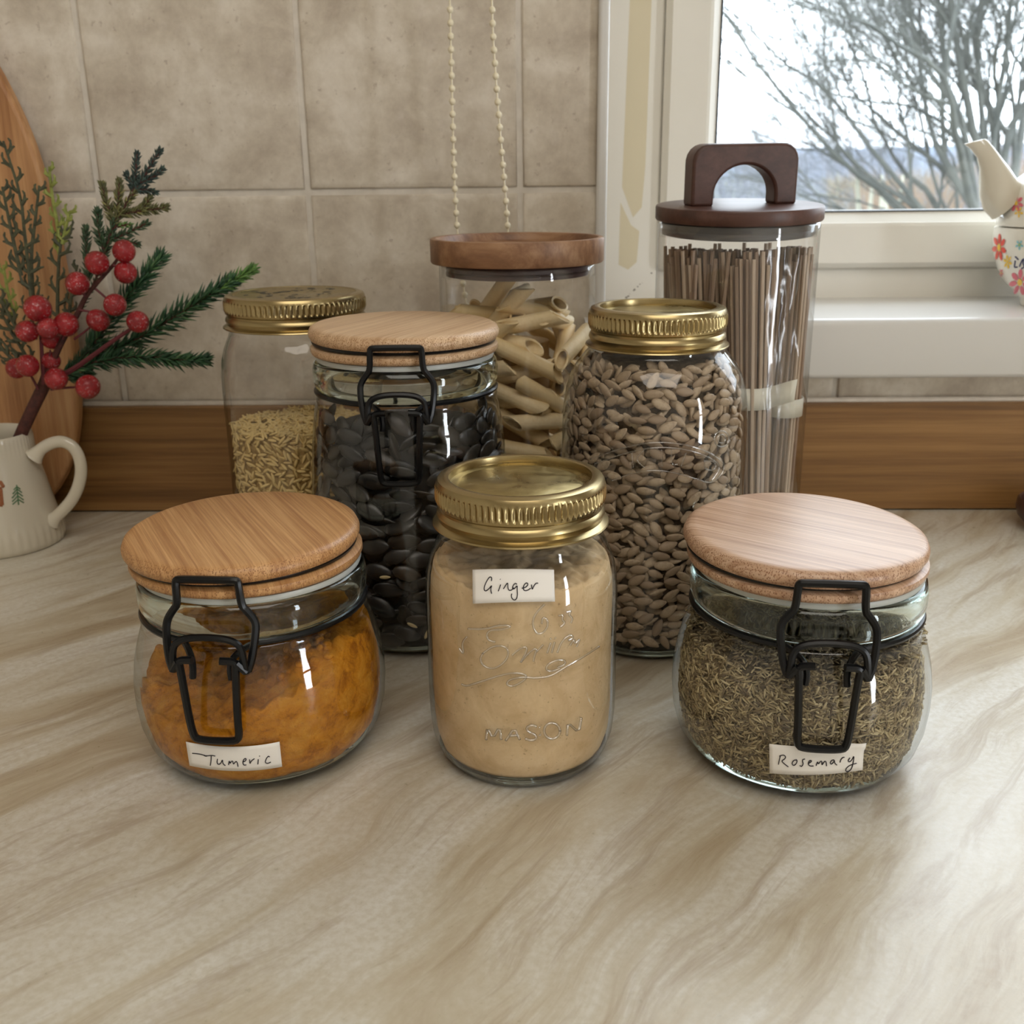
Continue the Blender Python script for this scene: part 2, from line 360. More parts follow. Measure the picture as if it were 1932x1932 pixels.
# worktop
wt = MB().add(*box(RX0 + .01, RX1 - .01, .13, WY, -.038, 0)).obj('worktop', M['worktop'], None, False); bevel(wt, .004, 3)
tag(wt, 'cream marbled laminate worktop with diagonal tan streaks', 'worktop')
cb = empty('base_cabinet', (0, .45, RZ0), label='plain cream base cabinet carrying the marbled worktop', cat='cabinet')
MB().add(*box(-1.65, 2.35, -.26, .31, .1, .862)).add(*box(-1.65, 2.35, -.20, .31, 0, .1)).obj('carcass', M['wall'], cb, False)
# ------------------------------------------------------------------ jars
SEG = 128
CLIP_S = [(.0360, 0), (.0415, .0016), (.0480, .0062), (.0525, .0125), (.0548, .021), (.0557, .031), (.0555, .040), (.0542, .049), (.0522, .057), (.0500, .0635), (.0490, .0662),
          (.0494, .0680), (.0490, .0698), (.0472, .0706), (.0472, .0726), (.0488, .0740), (.0496, .0775), (.0496, .0830), (.0488, .0868), (.0470, .0880)]
CLIP_T = [(.0370, 0), (.0430, .0018), (.0490, .007), (.0530, .015), (.0550, .030), (.0556, .050), (.0552, .072), (.0543, .090), (.0530, .108), (.0512, .124), (.0497, .1322), (.0488, .1350),
          (.0492, .1370), (.0488, .1388), (.0472, .1396), (.0472, .1416), (.0488, .1430), (.0497, .1465), (.0497, .1520), (.0488, .1560), (.0470, .1572)]
MAS_S = [(.0300, .0008), (.0320, 0), (.0350, .0012), (.0385, .0060), (.0407, .013), (.0416, .022), (.0418, .035), (.0417, .060), (.0418, .078), (.0414, .0855), (.0404, .0915), (.0388, .0965), (.0366, .1010),
         (.0350, .1045), (.0346, .1070), (.0352, .1085), (.0340, .1100), (.0330, .1120), (.0330, .127)]
MAS_T = [(.0360, .0008), (.0385, 0), (.0420, .0015), (.0462, .0065), (.0485, .014), (.0495, .025), (.0497, .05), (.0497, .100), (.0495, .120), (.0489, .1320), (.0474, .1415), (.0450, .1490), (.0418, .1548),
         (.0384, .1590), (.0366, .1612), (.0356, .1628), (.0360, .1643), (.0350, .1655), (.0336, .1670), (.0336, .181)]
MAS_W = [(.0370, .0008), (.0390, 0), (.0425, .0015), (.0462, .0065), (.0482, .014), (.0490, .025), (.0492, .05), (.0492, .100), (.0494, .120), (.0492, .1315), (.0480, .1410), (.0460, .1480), (.0440, .1525),
         (.0424, .1560), (.0418, .1585), (.0424, .1600), (.0415, .1615), (.0405, .163), (.0405, .178)]
def rin(prof, t=.0022):                                            # inner wall as a function of height
    P = np.array(prof); o = P[:, 1].argsort(kind='stable'); return lambda z: float(np.interp(z, P[o, 1], P[o, 0])) - t
def heel(prof, z1=.0062):                                          # thick glass bottom, a solid
    f = rin(prof, .0006); zs = np.linspace(.0006, z1, 9)
    return MB().add(*lathe([(f(z), z) for z in zs] + [(f(z1) - .0015, z1 + .0001), (f(z1) - .006, z1 - .0008), (.012, z1 - .0014)], 96, True, True))
def jar_body(root, prof, off=(0, 0), neck=None, cut=None):
    full = prof; prof = prof[:cut] if cut else prof
    b = MB().add(*lathe(prof, SEG, True, False, None, off))
    if neck: b.add(*lathe([(prof[-1][0], prof[-1][1]), (neck, prof[-1][1] + .0003), (neck, prof[-1][1] - .016)], SEG, False, False, None, off))
    o = b.obj('glass_body', M['glass'], root, True, 60)
    h = heel(prof); h.V = [(x + off[0], y + off[1], z) for x, y, z in h.V]; h.obj('glass_heel', M['solid_glass'], o, True, 50)
    if cut:                                                         # the thick moulded neck
        P = full[cut - 1:]; R_ = P[-1][0] - .0035
        q = P + [(P[-1][0] - .0012, P[-1][1] + .0001), (R_, P[-1][1] - .0004), (R_ - .0004, P[-1][1] - .006), (R_, P[0][1] + .001), (P[0][0] - .0012, P[0][1])]
        MB().add(*lathe(q + [q[0]], SEG, False, False, None, off)).obj('glass_neck', M['solid_glass'], o, True, 50)
    return o

def clip_jar(name_pos, prof, H, mats, latch, lid_tilt, label, off=(0, 0)):
    x, y = name_pos; root = empty('clip_top_jar', (x, y, 0), label=label, cat='jar', group='glass storage jars on the worktop')
    jar_body(root, prof, off, cut=15)
    ox, oy = off; nz = prof[-1][1]; dz = H - .1058; wz = prof[-6][1] + .0012 if False else prof[14][1] - .0012
    R = .0507
    lid = MB().add(*lathe([(R - .0035, -.0001), (R - .0012, .0008), (R - .0001, .0028), (R, .0044), (R - .0010, .0066), (R - .0028, .0076), (R - .0052, .0080)], SEG, True, True)).obj('lid', mats, root, True, 50)
    lid.location = (0, 0, H - .0080); lid.rotation_euler = (math.radians(lid_tilt[0]), math.radians(lid_tilt[1]), 0)
    low = MB().add(*lathe([(R - .0040, 0), (R - .0014, .0008), (R - .0006, .0024), (R - .0008, .0042), (R - .0030, .0054), (R - .0048, .0057), (.042, .0057)], SEG, True, True)).obj('lower_lid', mats, root, True, 50)
    low.location = (ox * .5, oy, nz + .0028)
    MB().add(*lathe([(.043, 0), (.0474, .0002), (.0478, .0014), (.0474, .0027), (.043, .0029)], SEG, True, True, None, (ox, oy))).obj('gasket', M['silicone'], root, True, 40, (0, 0, nz))
    wr = .0014; n = 60
    zl = nz + .0098
    MB().add(*tube([(.0478 * math.cos(2 * PI * i / 72), .0478 * math.sin(2 * PI * i / 72), zl) for i in range(72)], .0015, 8, True)).obj('lid_wire', M['wire'], root)
    # neck wire: runs round the groove, both ends hook down through the lever
    F0 = -PI / 2 + math.radians(latch)
    def cyl(s, z, r): a = F0 + s / r; return Vector((ox + r * math.cos(a), oy + r * math.sin(a), z))
    rw = .0484; zw = nz - .0164
    ha = .0150 / rw; arc = [(ox + rw * math.cos(F0 + ha + (2 * PI - 2 * ha) * i / n), oy + rw * math.sin(F0 + ha + (2 * PI - 2 * ha) * i / n), zw) for i in range(n + 1)]
    e1 = smooth_path([arc[0]] and [cyl(.0080, zw - .0110, .0575), cyl(.0075, zw - .0070, .0572), cyl(.0082, zw - .0030, .0560), cyl(.0110, zw - .0008, .0525), Vector(arc[0])], 2)
    e2 = smooth_path([Vector(arc[-1]), cyl(-.0110, zw - .0008, .0525), cyl(-.0082, zw - .0030, .0560), cyl(-.0075, zw - .0070, .0572), cyl(-.0080, zw - .0110, .0575)], 2)
    MB().add(*tube(e1[:-1] + [Vector(p) for p in arc] + e2[1:], wr, 8)).obj('neck_wire', M['wire'], root)
    zt = nz + .0125
    def sym(L_): return smooth_path([cyl(s, z, r) for s, z, r in L_] + [cyl(-s, z, r) for s, z, r in L_[::-1]], 2)
    bail = sym([(.0155, zt - .0355, .0600), (.0172, zt - .031, .0592), (.0186, zt - .0215, .0565), (.0184, zt - .0170, .0545), (.0150, zt - .0125, .0535), (.0132, zt - .0105, .0533), (.0128, zt - .0020, .0535), (.0125, zt, .0530), (.0110, zt + .0004, .0530)])
    MB().add(*tube(bail, .0016, 8)).obj('bail', M['wire'], root)
    lv = sym([(.0055, zt - .0300, .0612), (.0118, zt - .0305, .0612), (.0112, zt - .0345, .0612), (.0100, zt - .0560, .0612), (.0096, zt - .0645, .0600), (.0078, zt - .0667, .0598)])
    cr = sym([(.0152, zt - .0360, .0605), (.0146, zt - .0320, .0608), (.0140, zt - .0255, .0600), (.0110, zt - .0228, .0590), (.0050, zt - .0215, .0582)])
    MB().add(*tube(lv, .0016, 8)).add(*tube(cr, .0015, 8)).add(*tube([cyl(.0118, zt - .031, .0612), cyl(.0150, zt - .0355, .0606)], .0017, 8)).add(*tube([cyl(-.0118, zt - .031, .0612), cyl(-.0150, zt - .0355, .0606)], .0017, 8)).obj('lever', M['wire'], root)
    # hinge at the back
    def cb(s, z, r): a = F0 + PI + s / r; return Vector((ox + r * math.cos(a), oy + r * math.sin(a), z))
    hg = [cb(.012, zw, .0500), cb(.012, zt - .012, .0535), cb(.010, zt, .0535), cb(-.010, zt, .0535), cb(-.012, zt - .012, .0535), cb(-.012, zw, .0500)]
    MB().add(*tube(smooth_path(hg, 2), .0014, 8)).obj('hinge_wire', M['wire'], root)
    return root

def mason_band(root, r, H, plain_top=False):
    k = r - .0358
    knurl = lambda q, z, a: q + (.00055 * math.cos(a * 80) if H - .0100 < z < H - .0035 and q > r - .002 else 0)
    P = [(.0299 + k, H - .0034), (.0300 + k, H - .0008), (.0302 + k, H - .0002), (.0308 + k, H), (.0330 + k, H - .0001), (.0348 + k, H - .0008), (.0356 + k, H - .0022), (.0358 + k, H - .0033), (.0357 + k, H - .0042), (.0357 + k, H - .0060), (.0357 + k, H - .0080),
         (.0357 + k, H - .0092), (.0358 + k, H - .0101), (.0356 + k, H - .0112), (.0348 + k, H - .0120), (.0347 + k, H - .0132), (.0355 + k, H - .0142), (.0358 + k, H - .0156), (.0352 + k, H - .0170), (.0350 + k, H - .0180),
         (.0362 + k, H - .0188), (.0373 + k, H - .0193), (.0376 + k, H - .0199), (.0371 + k, H - .0203), (.0356 + k, H - .0200)]
    MB().add(*lathe(P, 640, False, False, knurl)).obj('screw_band', M['brass'], root, True, 30)
    c = [(.0303 + k, H - .0034), (.0285 + k, H - .0032), (.0275 + k, H - .0038), (.0262 + k, H - .0038), (.0252 + k, H - .0032)]
    if plain_top: c = [(.0302 + k, H - .0006), (.0290 + k, H - .0002), (.0280 + k, H - .0004)]
    return MB().add(*lathe(c, 96, False, True)).obj('lid_disc', M['brass_disc'], root, True, 60)

TUM, ROS, GIN, PUM, SUN = (-.1307, .4217), (.1118, .4173), (-.0089, .4156), (-.0732, .5509), (.0609, .5448)
RICE, PEN, SPA = (-.1541, .650), (-.0147, .650), (.1213, .660)
OFF = (.0028, 0)
jt = clip_jar(TUM, CLIP_S, .1058, M['bamboo_a'], -3.4, (1.0, -.6), 'squat clip-top jar of orange turmeric powder, hand-labelled Tumeric', OFF)
jr = clip_jar(ROS, CLIP_S, .1058, M['bamboo_b'], -4.5, (1.2, .5), 'squat clip-top jar of dried rosemary, hand-labelled Rosemary', OFF)
jp = clip_jar(PUM, CLIP_T, .1751, M['bamboo_c'], 2.5, (.6, .6), 'tall clip-top jar of dark pumpkin seeds with pale bamboo lid')
jg = empty('mason_jar', (*GIN, 0), label='small brass-lidded mason jar of ginger powder, hand-labelled Ginger', cat='jar', group='glass storage jars on the worktop')
jar_body(jg, MAS_S); mason_band(jg, .0358, .1302)
js = empty('mason_jar', (*SUN, 0), label='tall brass-lidded mason jar packed with grey-brown sunflower seeds', cat='jar', group='glass storage jars on the worktop')
jar_body(js, MAS_T); mason_band(js, .0358, .1841)
jc = empty('mason_jar', (*RICE, 0), label='wide brass-lidded mason jar half filled with rice, behind the pumpkin seed jar', cat='jar', group='glass storage jars on the worktop')
jar_body(jc, MAS_W); dsc = mason_band(jc, .0435, .1810, True)
pr = MB()                                                          # dark fruit print on the rice jar's lid
for k in range(46):
    a, q = random.uniform(0, 2 * PI), random.uniform(.008, .031); s_ = random.uniform(.0012, .004); b_ = random.uniform(0, PI)
    pr.add([(q * math.cos(a) + s_ * math.cos(t) * (1 if i % 2 else .55) * math.cos(b_) - s_ * .5 * math.sin(t) * math.sin(b_), q * math.sin(a) + s_ * math.cos(t) * math.sin(b_) + s_ * .5 * math.sin(t) * math.cos(b_), .18068 + .00001 * (k % 9)) for i, t in enumerate(np.linspace(0, 2 * PI, 9)[:-1])], [tuple(range(8))])
pr.obj('printed_pattern', plain('lid_print', (74, 70, 58), .5), dsc, False)

# ---- things drawn on the jars: handwriting, paper labels, pressed letters
def prof_w(p, pos, off=(0, 0)): return pos[0] + off[0], pos[1] + off[1], p
def paper(root, pos, prof, corners, off=(0, 0), bow=(0, 0), curl=False):
    cx_, cy_, P = prof_w(prof, pos, off); (a, b, c, d) = corners; V = []; NU, NV = 22, 6
    for j in range(NV + 1):
        for i in range(NU + 1):
            s, t = i / NU, j / NV
            u_ = (a[0] * (1 - s) + b[0] * s) * (1 - t) + (d[0] * (1 - s) + c[0] * s) * t
            v_ = (a[1] * (1 - s) + b[1] * s) * (1 - t) + (d[1] * (1 - s) + c[1] * s) * t + (bow[0] * (1 - t) + bow[1] * t) * 4 * s * (1 - s)
            lift = .0016 * max(0, 1 - ((s - (0 if curl < 0 else 1)) ** 2 * 60 + t * t * 8)) if curl else 0
            V.append(hit(u_, v_, cx_, cy_, P, .0006 + lift)[0] - Vector((pos[0], pos[1], 0)))
    Fc = [(j * (NU + 1) + i, (j + 1) * (NU + 1) + i, (j + 1) * (NU + 1) + i + 1, j * (NU + 1) + i + 1) for j in range(NV) for i in range(NU)]
    o = MB().add(V, Fc).obj('paper_label', M['paper'], root, True, 0)
    m = o.modifiers.new('thick', 'SOLIDIFY'); m.thickness = .00012; m.offset = 0; return o
def strokes(name, root, parent, pos, prof, paths, o_s, width, m, off=(0, 0), lift=.0008, seg=5, it=2, flat=None):
    cx_, cy_, P = prof_w(prof, pos, off); ox, oy, sc = o_s; mb = MB()
    for p in paths:
        if len(p) == 1: p = [p[0], (p[0][0] + 6, p[0][1] + 6)]
        q = [hit(ox + x / sc, oy + y / sc, cx_, cy_, P, lift)[0] - Vector((pos[0], pos[1], 0)) for x, y in p]
        mb.add(*tube(smooth_path(q, it), width, seg))
    o = mb.obj(name, m, parent or root, True, 0); return o
LG = paper(jg, GIN, MAS_S, [(893, 1074), (1044, 1074), (1046, 1134), (893.5, 1138)], bow=(-1.5, -1))
strokes('handwriting', jg, LG, GIN, MAS_S, [[(600, 480), (608, 425), (575, 408), (530, 470), (485, 570), (480, 630), (510, 650), (560, 610), (612, 545), (590, 600), (592, 650), (604, 690)], [(750, 540), (712, 650)], [(742, 450)],
    [(795, 612), (850, 520), (868, 515), (866, 600), (890, 640), (930, 630), (965, 590)], [(1015, 535), (985, 515), (950, 560), (940, 610), (970, 615), (1020, 545), (1018, 620), (1024, 720), (1005, 785), (965, 800), (930, 765), (922, 720), (932, 690)],
    [(1092, 600), (1150, 590), (1195, 545), (1185, 510), (1145, 520), (1112, 590), (1130, 640), (1180, 640), (1238, 600)], [(1250, 540), (1262, 632), (1285, 570), (1320, 515), (1358, 518)]], (860, 1040, 8.782), .00021, M['ink'])
LT = paper(jt, TUM, CLIP_S, [(352.5, 1398), (527, 1398), (532, 1445), (359.5, 1443)], OFF, (9.5, 9))
strokes('handwriting', jt, LT, TUM, CLIP_S, [[(230, 362), (340, 372), (440, 398)], [(430, 400), (470, 408), (560, 396), (622, 410)], [(440, 408), (480, 412)], [(553, 405), (550, 500), (538, 572)], [(660, 460), (650, 520), (670, 555), (715, 545), (748, 460), (748, 540), (795, 575)],
    [(850, 560), (862, 480), (875, 545), (900, 495), (925, 500), (932, 560), (970, 500), (998, 515), (1012, 592)], [(1090, 515), (1140, 495), (1155, 455), (1115, 452), (1090, 520), (1110, 570), (1152, 562)], [(1208, 470), (1215, 552), (1235, 495), (1292, 455)], [(1356, 468), (1350, 550)], [(1376, 408)],
    [(1552, 425), (1525, 410), (1485, 470), (1475, 525), (1515, 540), (1570, 515)]], (340, 1380, 9.2), .00021, M['ink'], OFF)
LR = paper(jr, ROS, CLIP_S, [(1452, 1402), (1629, 1397), (1626, 1451), (1452.5, 1457)], OFF, (7, 6), curl=True)
strokes('handwriting', jr, LR, ROS, CLIP_S, [[(378, 385), (360, 450), (345, 530)], [(360, 392), (420, 370), (465, 395), (450, 440), (392, 470), (440, 520), (505, 570)], [(645, 460), (600, 455), (562, 510), (585, 552), (635, 525), (652, 465), (630, 448)], [(778, 440), (742, 448), (735, 480), (752, 520), (725, 568), (690, 548)],
    [(830, 512), (878, 490), (885, 462), (850, 465), (825, 515), (855, 558), (918, 555)], [(960, 550), (985, 470), (992, 535), (1035, 470), (1055, 480), (1052, 550), (1095, 475), (1122, 480), (1128, 555)], [(1255, 455), (1215, 455), (1185, 505), (1205, 530), (1248, 490), (1258, 455), (1262, 510), (1298, 540)],
    [(1350, 495), (1362, 450), (1390, 415), (1422, 410)], [(1510, 420), (1478, 470), (1500, 492), (1540, 460), (1580, 375), (1565, 490), (1540, 600), (1480, 655), (1438, 642), (1450, 590), (1515, 538), (1620, 510)]], (1430, 1380, 8.782), .00021, M['ink'], OFF)
E1 = strokes('pressed_lettering', jg, None, GIN, MAS_S, [[(470, 1600), (482, 1450), (545, 1590), (622, 1450), (640, 1600)], [(690, 1610), (790, 1460), (850, 1600)], [(730, 1556), (830, 1550)],
    [(1040, 1452), (985, 1432), (920, 1465), (950, 1515), (1030, 1545), (1040, 1590), (980, 1612), (910, 1588)], [(1215 + 92 * math.cos(t), 1500 + 92 * math.sin(t)) for t in np.linspace(0, 2 * PI, 13)], [(1385, 1552), (1392, 1400), (1520, 1525), (1545, 1350)], [(1070, 1455)], [(1075, 1545)]], (840, 1130, 6.0375), .00058, M['emboss'], lift=.0002, it=1)
strokes('pressed_script', jg, None, GIN, MAS_S, [[(190, 970), (240, 992), (330, 965), (480, 915), (640, 865), (780, 838), (890, 850), (928, 880), (900, 925), (800, 985), (740, 995), (695, 965), (735, 915), (850, 892), (930, 890), (1020, 902), (1200, 880), (1320, 805), (1400, 755), (1560, 665), (1750, 540)],
    [(1310, 790), (1200, 830), (1140, 800), (1180, 730), (1290, 690), (1370, 700), (1360, 750), (1280, 780)], [(570, 490), (490, 470), (468, 400), (520, 350), (640, 350), (750, 320), (720, 300), (600, 300), (460, 345), (260, 340)], [(160, 560), (215, 640), (190, 500), (250, 430)],
    [(430, 620), (540, 535), (670, 530), (730, 600), (690, 710), (560, 800), (440, 770), (395, 690), (430, 620)], [(760, 640), (850, 560), (930, 540), (925, 600), (860, 720)], [(860, 720), (960, 600), (1050, 550), (1010, 660), (1005, 710)], [(1040, 600), (1115, 520)], [(1200, 500), (1160, 615)], [(1245, 490), (1212, 612)], [(1195, 450)], [(1250, 440)],
    [(1275, 610), (1330, 470), (1430, 400), (1460, 440), (1400, 470)], [(1420, 530), (1470, 450), (1470, 520), (1540, 440), (1495, 545)], [(1130, 60), (1030, 160), (990, 270), (1030, 390), (1100, 400), (1170, 320), (1165, 230), (1110, 205), (1100, 280)], [(1290, 190), (1345, 180), (1325, 235), (1370, 270), (1310, 320)], [(1380, 150), (1440, 130), (1400, 180), (1452, 215), (1430, 275)]],
    (840, 1130, 6.0375), .00046, M['emboss'], lift=.0001, it=2)
strokes('pressed_banner', js, None, SUN, MAS_T, [[(110, 730), (300, 660), (500, 620), (700, 640), (850, 695), (940, 770), (855, 885), (730, 840), (560, 795), (400, 800), (240, 860)], [(130, 760), (320, 690), (510, 652), (700, 668), (840, 720), (905, 775), (845, 860)],
    [(905 + 46 * math.cos(t), 605 + 50 * math.sin(t)) for t in np.linspace(0, 2 * PI, 11)], [(905 + 26 * math.cos(t), 605 + 28 * math.sin(t)) for t in np.linspace(0, 2 * PI, 9)], [(360, 690), (370, 780)], [(430, 680), (380, 730), (440, 780)], [(540, 670), (545, 770)], [(600, 670), (600, 765), (640, 760)], [(690, 690), (660, 770)], [(800, 740), (870, 740), (865, 800), (800, 790), (800, 740)]],
    (1080, 640, 3.22), .0004, M['emboss'], lift=.0001, it=2)

# ---- contents
def sstuff(o, label, cat): return tag(o, label, cat, kind='stuff')
def powder(name, prof, pos, off, topf, m, bump_amp, seg=200, t=.0021, label='', nr=26, z0=.0066):
    f = rin(prof, t); V = []; Fc = []; NZ = 60; cx_, cy_ = pos[0] + off[0], pos[1] + off[1]
    for i in range(seg):
        a = 2 * PI * i / seg; ca, sa = math.cos(a), math.sin(a)
        zt = topf(f(.06) * ca, f(.06) * sa)
        for k in range(NZ):
            z = z0 + (zt - z0) * k / (NZ - 1); q = Vector((ca * 3, sa * 3, z * 70))
            d = bump_amp * (.5 + .5 * noise.noise(q * 1.3)) + bump_amp * .6 * max(0, noise.noise(q * 4)) - bump_amp * .2
            r = f(z) - max(0, d); V.append((cx_ + r * ca, cy_ + r * sa, z))
        for k in range(1, nr):
            s = 1 - k / nr; r = f(zt) * s; x, y = r * ca, r * sa; V.append((cx_ + x, cy_ + y, topf(x, y)))
    n = NZ + nr - 1
    for i in range(seg):
        j = (i + 1) % seg
        for k in range(n - 1): Fc.append((i * n + k, j * n + k, j * n + k + 1, i * n + k + 1))
    V.append((cx_, cy_, topf(0, 0))); c = len(V) - 1; V.append((cx_, cy_, z0)); b = len(V) - 1
    for i in range(seg): j = (i + 1) % seg; Fc.append((c, i * n + n - 1, j * n + n - 1)); Fc.append((b, j * n, i * n))
    return sstuff(MB().add(V, Fc).obj(name, m, None, True, 0), label, 'powder')
def tur_top(x, y):
    b = .047 + .20 * x + .16 * y + .006 * noise.noise(Vector((x * 60, y * 60, 1))) + .0035 * noise.noise(Vector((x * 180, y * 180, 4)))
    b += .009 * math.exp(-((x - .028) ** 2 + (y + .018) ** 2) / .00025) + .0012 * noise.noise(Vector((x * 500, y * 500, 2))); return min(b, .066)
mt = NT('turmeric'); ft = mt.noise(mt.co(), 95, 9, .72, .5); ft2 = mt.noise(mt.co(), 900, 3, .6)
mt.set(base=mt.mix(mt.ramp(ft, [(.34, L((160, 92, 18))), (.48, L((214, 138, 30))), (.66, L((232, 164, 58)))]), L((150, 84, 20)), mt.ramp(ft2, [(.6, (0, 0, 0)), (.72, (.5, .5, .5))])), rough=.95, spec=.1); mt.bump(mt.noise(mt.co(), 260, 8, .75, .6), .9, .0022)
powder('turmeric_powder', CLIP_S, TUM, OFF, tur_top, mt.m, .0017, label='clumpy bright orange turmeric powder inside the squat jar')
lump = MB()
for k in range(60):
    a = random.gauss(0, 1); b = random.gauss(0, 1); x, y = .026 + .010 * a, -.020 + .008 * b
    if math.hypot(x, y) < .046: lump.add(*sphere((TUM[0] + OFF[0] + x, TUM[1] + y, tur_top(x, y) + .0004), random.uniform(.0010, .0026), 8, 6, random.uniform(.8, 1.2), 1, random.uniform(.7, 1)))
sstuff(lump.obj('turmeric_lumps', mt.m), 'small round clumps of turmeric heaped against the glass', 'powder')
mg = NT('ginger'); fg = mg.noise(mg.co(), 45, 6, .65, .5); fg2 = mg.noise(mg.co(), 620, 3, .6)
mg.set(base=mg.mix(mg.ramp(fg, [(.3, L((196, 164, 120))), (.55, L((220, 192, 150))), (.75, L((230, 206, 168)))]), L((120, 88, 54)), mg.ramp(fg2, [(.63, (0, 0, 0)), (.75, (.55, .55, .55))])), rough=.95, spec=.1); mg.bump(fg, .3, .001)
powder('ginger_powder', MAS_S, GIN, (0, 0), lambda x, y: .0935 + .05 * y + .003 * noise.noise(Vector((x * 90, y * 90, 7))) + .0015 * noise.noise(Vector((x * 300, y * 300, 3))), mg.m, .0003, label='pale tan ginger powder filling the small mason jar')

# grains: RSA on the inside of the glass
def shell_points(prof, t, z0, z1, L_, W_, tries, amax, face, tilt=.45, zjit=None, dens=.86, cap=9999):
    f = rin(prof, t); out = []; P = np.zeros((0, 5)); R0 = f((z0 + z1) / 2)
    for _ in range(tries):
        a = rng.uniform(-amax, amax); z = rng.uniform(z0, z1); th = rng.normal(0, tilt)
        if zjit and z > z1 - zjit(a): continue
        R = f(z); s = a * R0; dx, dz = math.cos(th), math.sin(th); hl = (L_ - W_) / 2
        if len(P):
            m = (abs(P[:, 0] - s) < L_) & (abs(P[:, 1] - z) < L_)
            if m.any():
                Q = P[m]; bad = False
                for e in (-1, -.33, .33, 1):
                    px, pz = s + dx * hl * e, z + dz * hl * e
                    qx, qz = px - Q[:, 0], pz - Q[:, 1]; k = np.clip(qx * Q[:, 2] + qz * Q[:, 3], -hl, hl)
                    if (np.hypot(qx - k * Q[:, 2], qz - k * Q[:, 3]) < W_ * dens).any(): bad = True; break
                if bad: continue
        P = np.vstack([P, [s, z, dx, dz, 0]]); out.append((a + face, z, th, R))
        if len(out) >= cap: break
    return out
def frame(a, z, th, R, c, roll=0, pitch=0):                        # local x = long axis along the glass, local z = inward normal
    nrm = Vector((math.cos(a), math.sin(a), 0)); tan = Vector((-math.sin(a), math.cos(a), 0)); up = Vector((0, 0, 1))
    X = (tan * math.cos(th) + up * math.sin(th)); X = (X + nrm * pitch).normalized(); Z = (nrm - X * nrm.dot(X)).normalized(); Y = Z.cross(X)
    Rm = Matrix((X, Y, Z)).transposed() @ Matrix.Rotation(roll, 3, 'X')
    return Matrix.Translation((c[0] + nrm.x * R, c[1] + nrm.y * R, z)) @ Rm.to_4x4()
def seed_mesh(name, L_, W_, T_, m, tip=.9, nu=10, nv=7):
    V, Fc = sphere((0, 0, 0), 1, nu, nv)
    P = []
    for x, y, z in V:                                              # z of the unit sphere becomes the long axis; one end drawn to a point
        s = z; k = 1 - tip * .45 * max(0, s) ** 1.5 ; P.append((s * L_ / 2, x * W_ / 2 * k, y * T_ / 2 * k))
    me = mesh(name, P, Fc, True, 0); me.materials.append(m); return me
def scatter(name, me_list, mats_, group, label, cat, cap=300):
    out = []
    for i, mtx in enumerate(mats_[:cap]):
        o = bpy.data.objects.new(name, me_list[i % len(me_list)]); COL.objects.link(o); o.matrix_world = mtx; tag(o, label, cat, group); out.append(o)
    return out
def joined(name, me, mats_, m, label, cat, smooth=True, inner=None):
    n = len(me.vertices); co = np.empty(n * 3); me.vertices.foreach_get('co', co); co = co.reshape(-1, 3)
    fs = [tuple(p.vertices) for p in me.polygons]; V = np.empty((n * len(mats_), 3)); Fc = []
    for i, mt_ in enumerate(mats_):
        A = np.array(mt_); V[i * n:(i + 1) * n] = co @ A[:3, :3].T + A[:3, 3]; Fc += [tuple(v + i * n for v in f) for f in fs]
    V = V.tolist(); nf = len(Fc)
    if inner:                                                      # the packed mass behind the pieces, one object with them
        (cv, cf), cm = inner; k0 = len(V); V += [tuple(v) for v in cv]; Fc += [tuple(i + k0 for i in f) for f in cf]
    o = link(name, mesh(name, V, Fc, smooth, 0), [m, cm] if inner else m)
    if inner: o.data.polygons.foreach_set('material_index', [0] * nf + [1] * (len(Fc) - nf))
    return sstuff(o, label, cat)
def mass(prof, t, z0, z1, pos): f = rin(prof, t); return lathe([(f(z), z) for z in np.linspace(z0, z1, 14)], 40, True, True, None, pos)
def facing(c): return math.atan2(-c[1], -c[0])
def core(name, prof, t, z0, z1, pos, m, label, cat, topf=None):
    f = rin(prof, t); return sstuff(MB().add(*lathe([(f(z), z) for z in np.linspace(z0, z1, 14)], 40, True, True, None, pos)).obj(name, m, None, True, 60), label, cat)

# sunflower seeds
def seedcol(name, c1, c2, c3, sc=60, **k):
    n = NT(name); oi = n.node('ShaderNodeObjectInfo'); f = n.noise(n.co(), 500, 3)
    g = n.ramp(oi.outputs['Random'], [(0, L(c1)), (.5, L(c2)), (1, L(c3))]); n.set(base=n.mix(g, L(c1), n.ramp(f, [(.45, (0, 0, 0)), (.7, (.6, .6, .6))])), **k); return n.m
msun = seedcol('sunflower_seed', (144, 123, 100), (166, 145, 119), (188, 168, 141), rough=.55)
mes = [seed_mesh('seed', .0098 * k, .0050 * k, .0027, msun) for k in (1, .9, 1.08)]
fs_ = facing(SUN); pts = shell_points(MAS_T, .0040, .009, .156, .0098, .0047, 9000, 1.75, fs_, .42, dens=.80)
pts.sort(key=lambda p: abs(p[0] - fs_))
mts = [frame(a, z, th, R, SUN, random.gauss(0, .35), random.gauss(0, .10)) for a, z, th, R in pts]
scatter('sunflower_seed', mes, mts, 'sunflower seeds showing through the glass', 'hulled grey-brown sunflower seed pressed against the glass of the packed mason jar', 'seed')
rest = mts[300:]
for t in (.0062, .0085): rest += [frame(a, z, th, R, SUN, random.gauss(0, .7), random.gauss(0, .25)) for a, z, th, R in shell_points(MAS_T, t, .009, .157, .0098, .0047, 3500, 1.8, fs_, .8, dens=.74)]
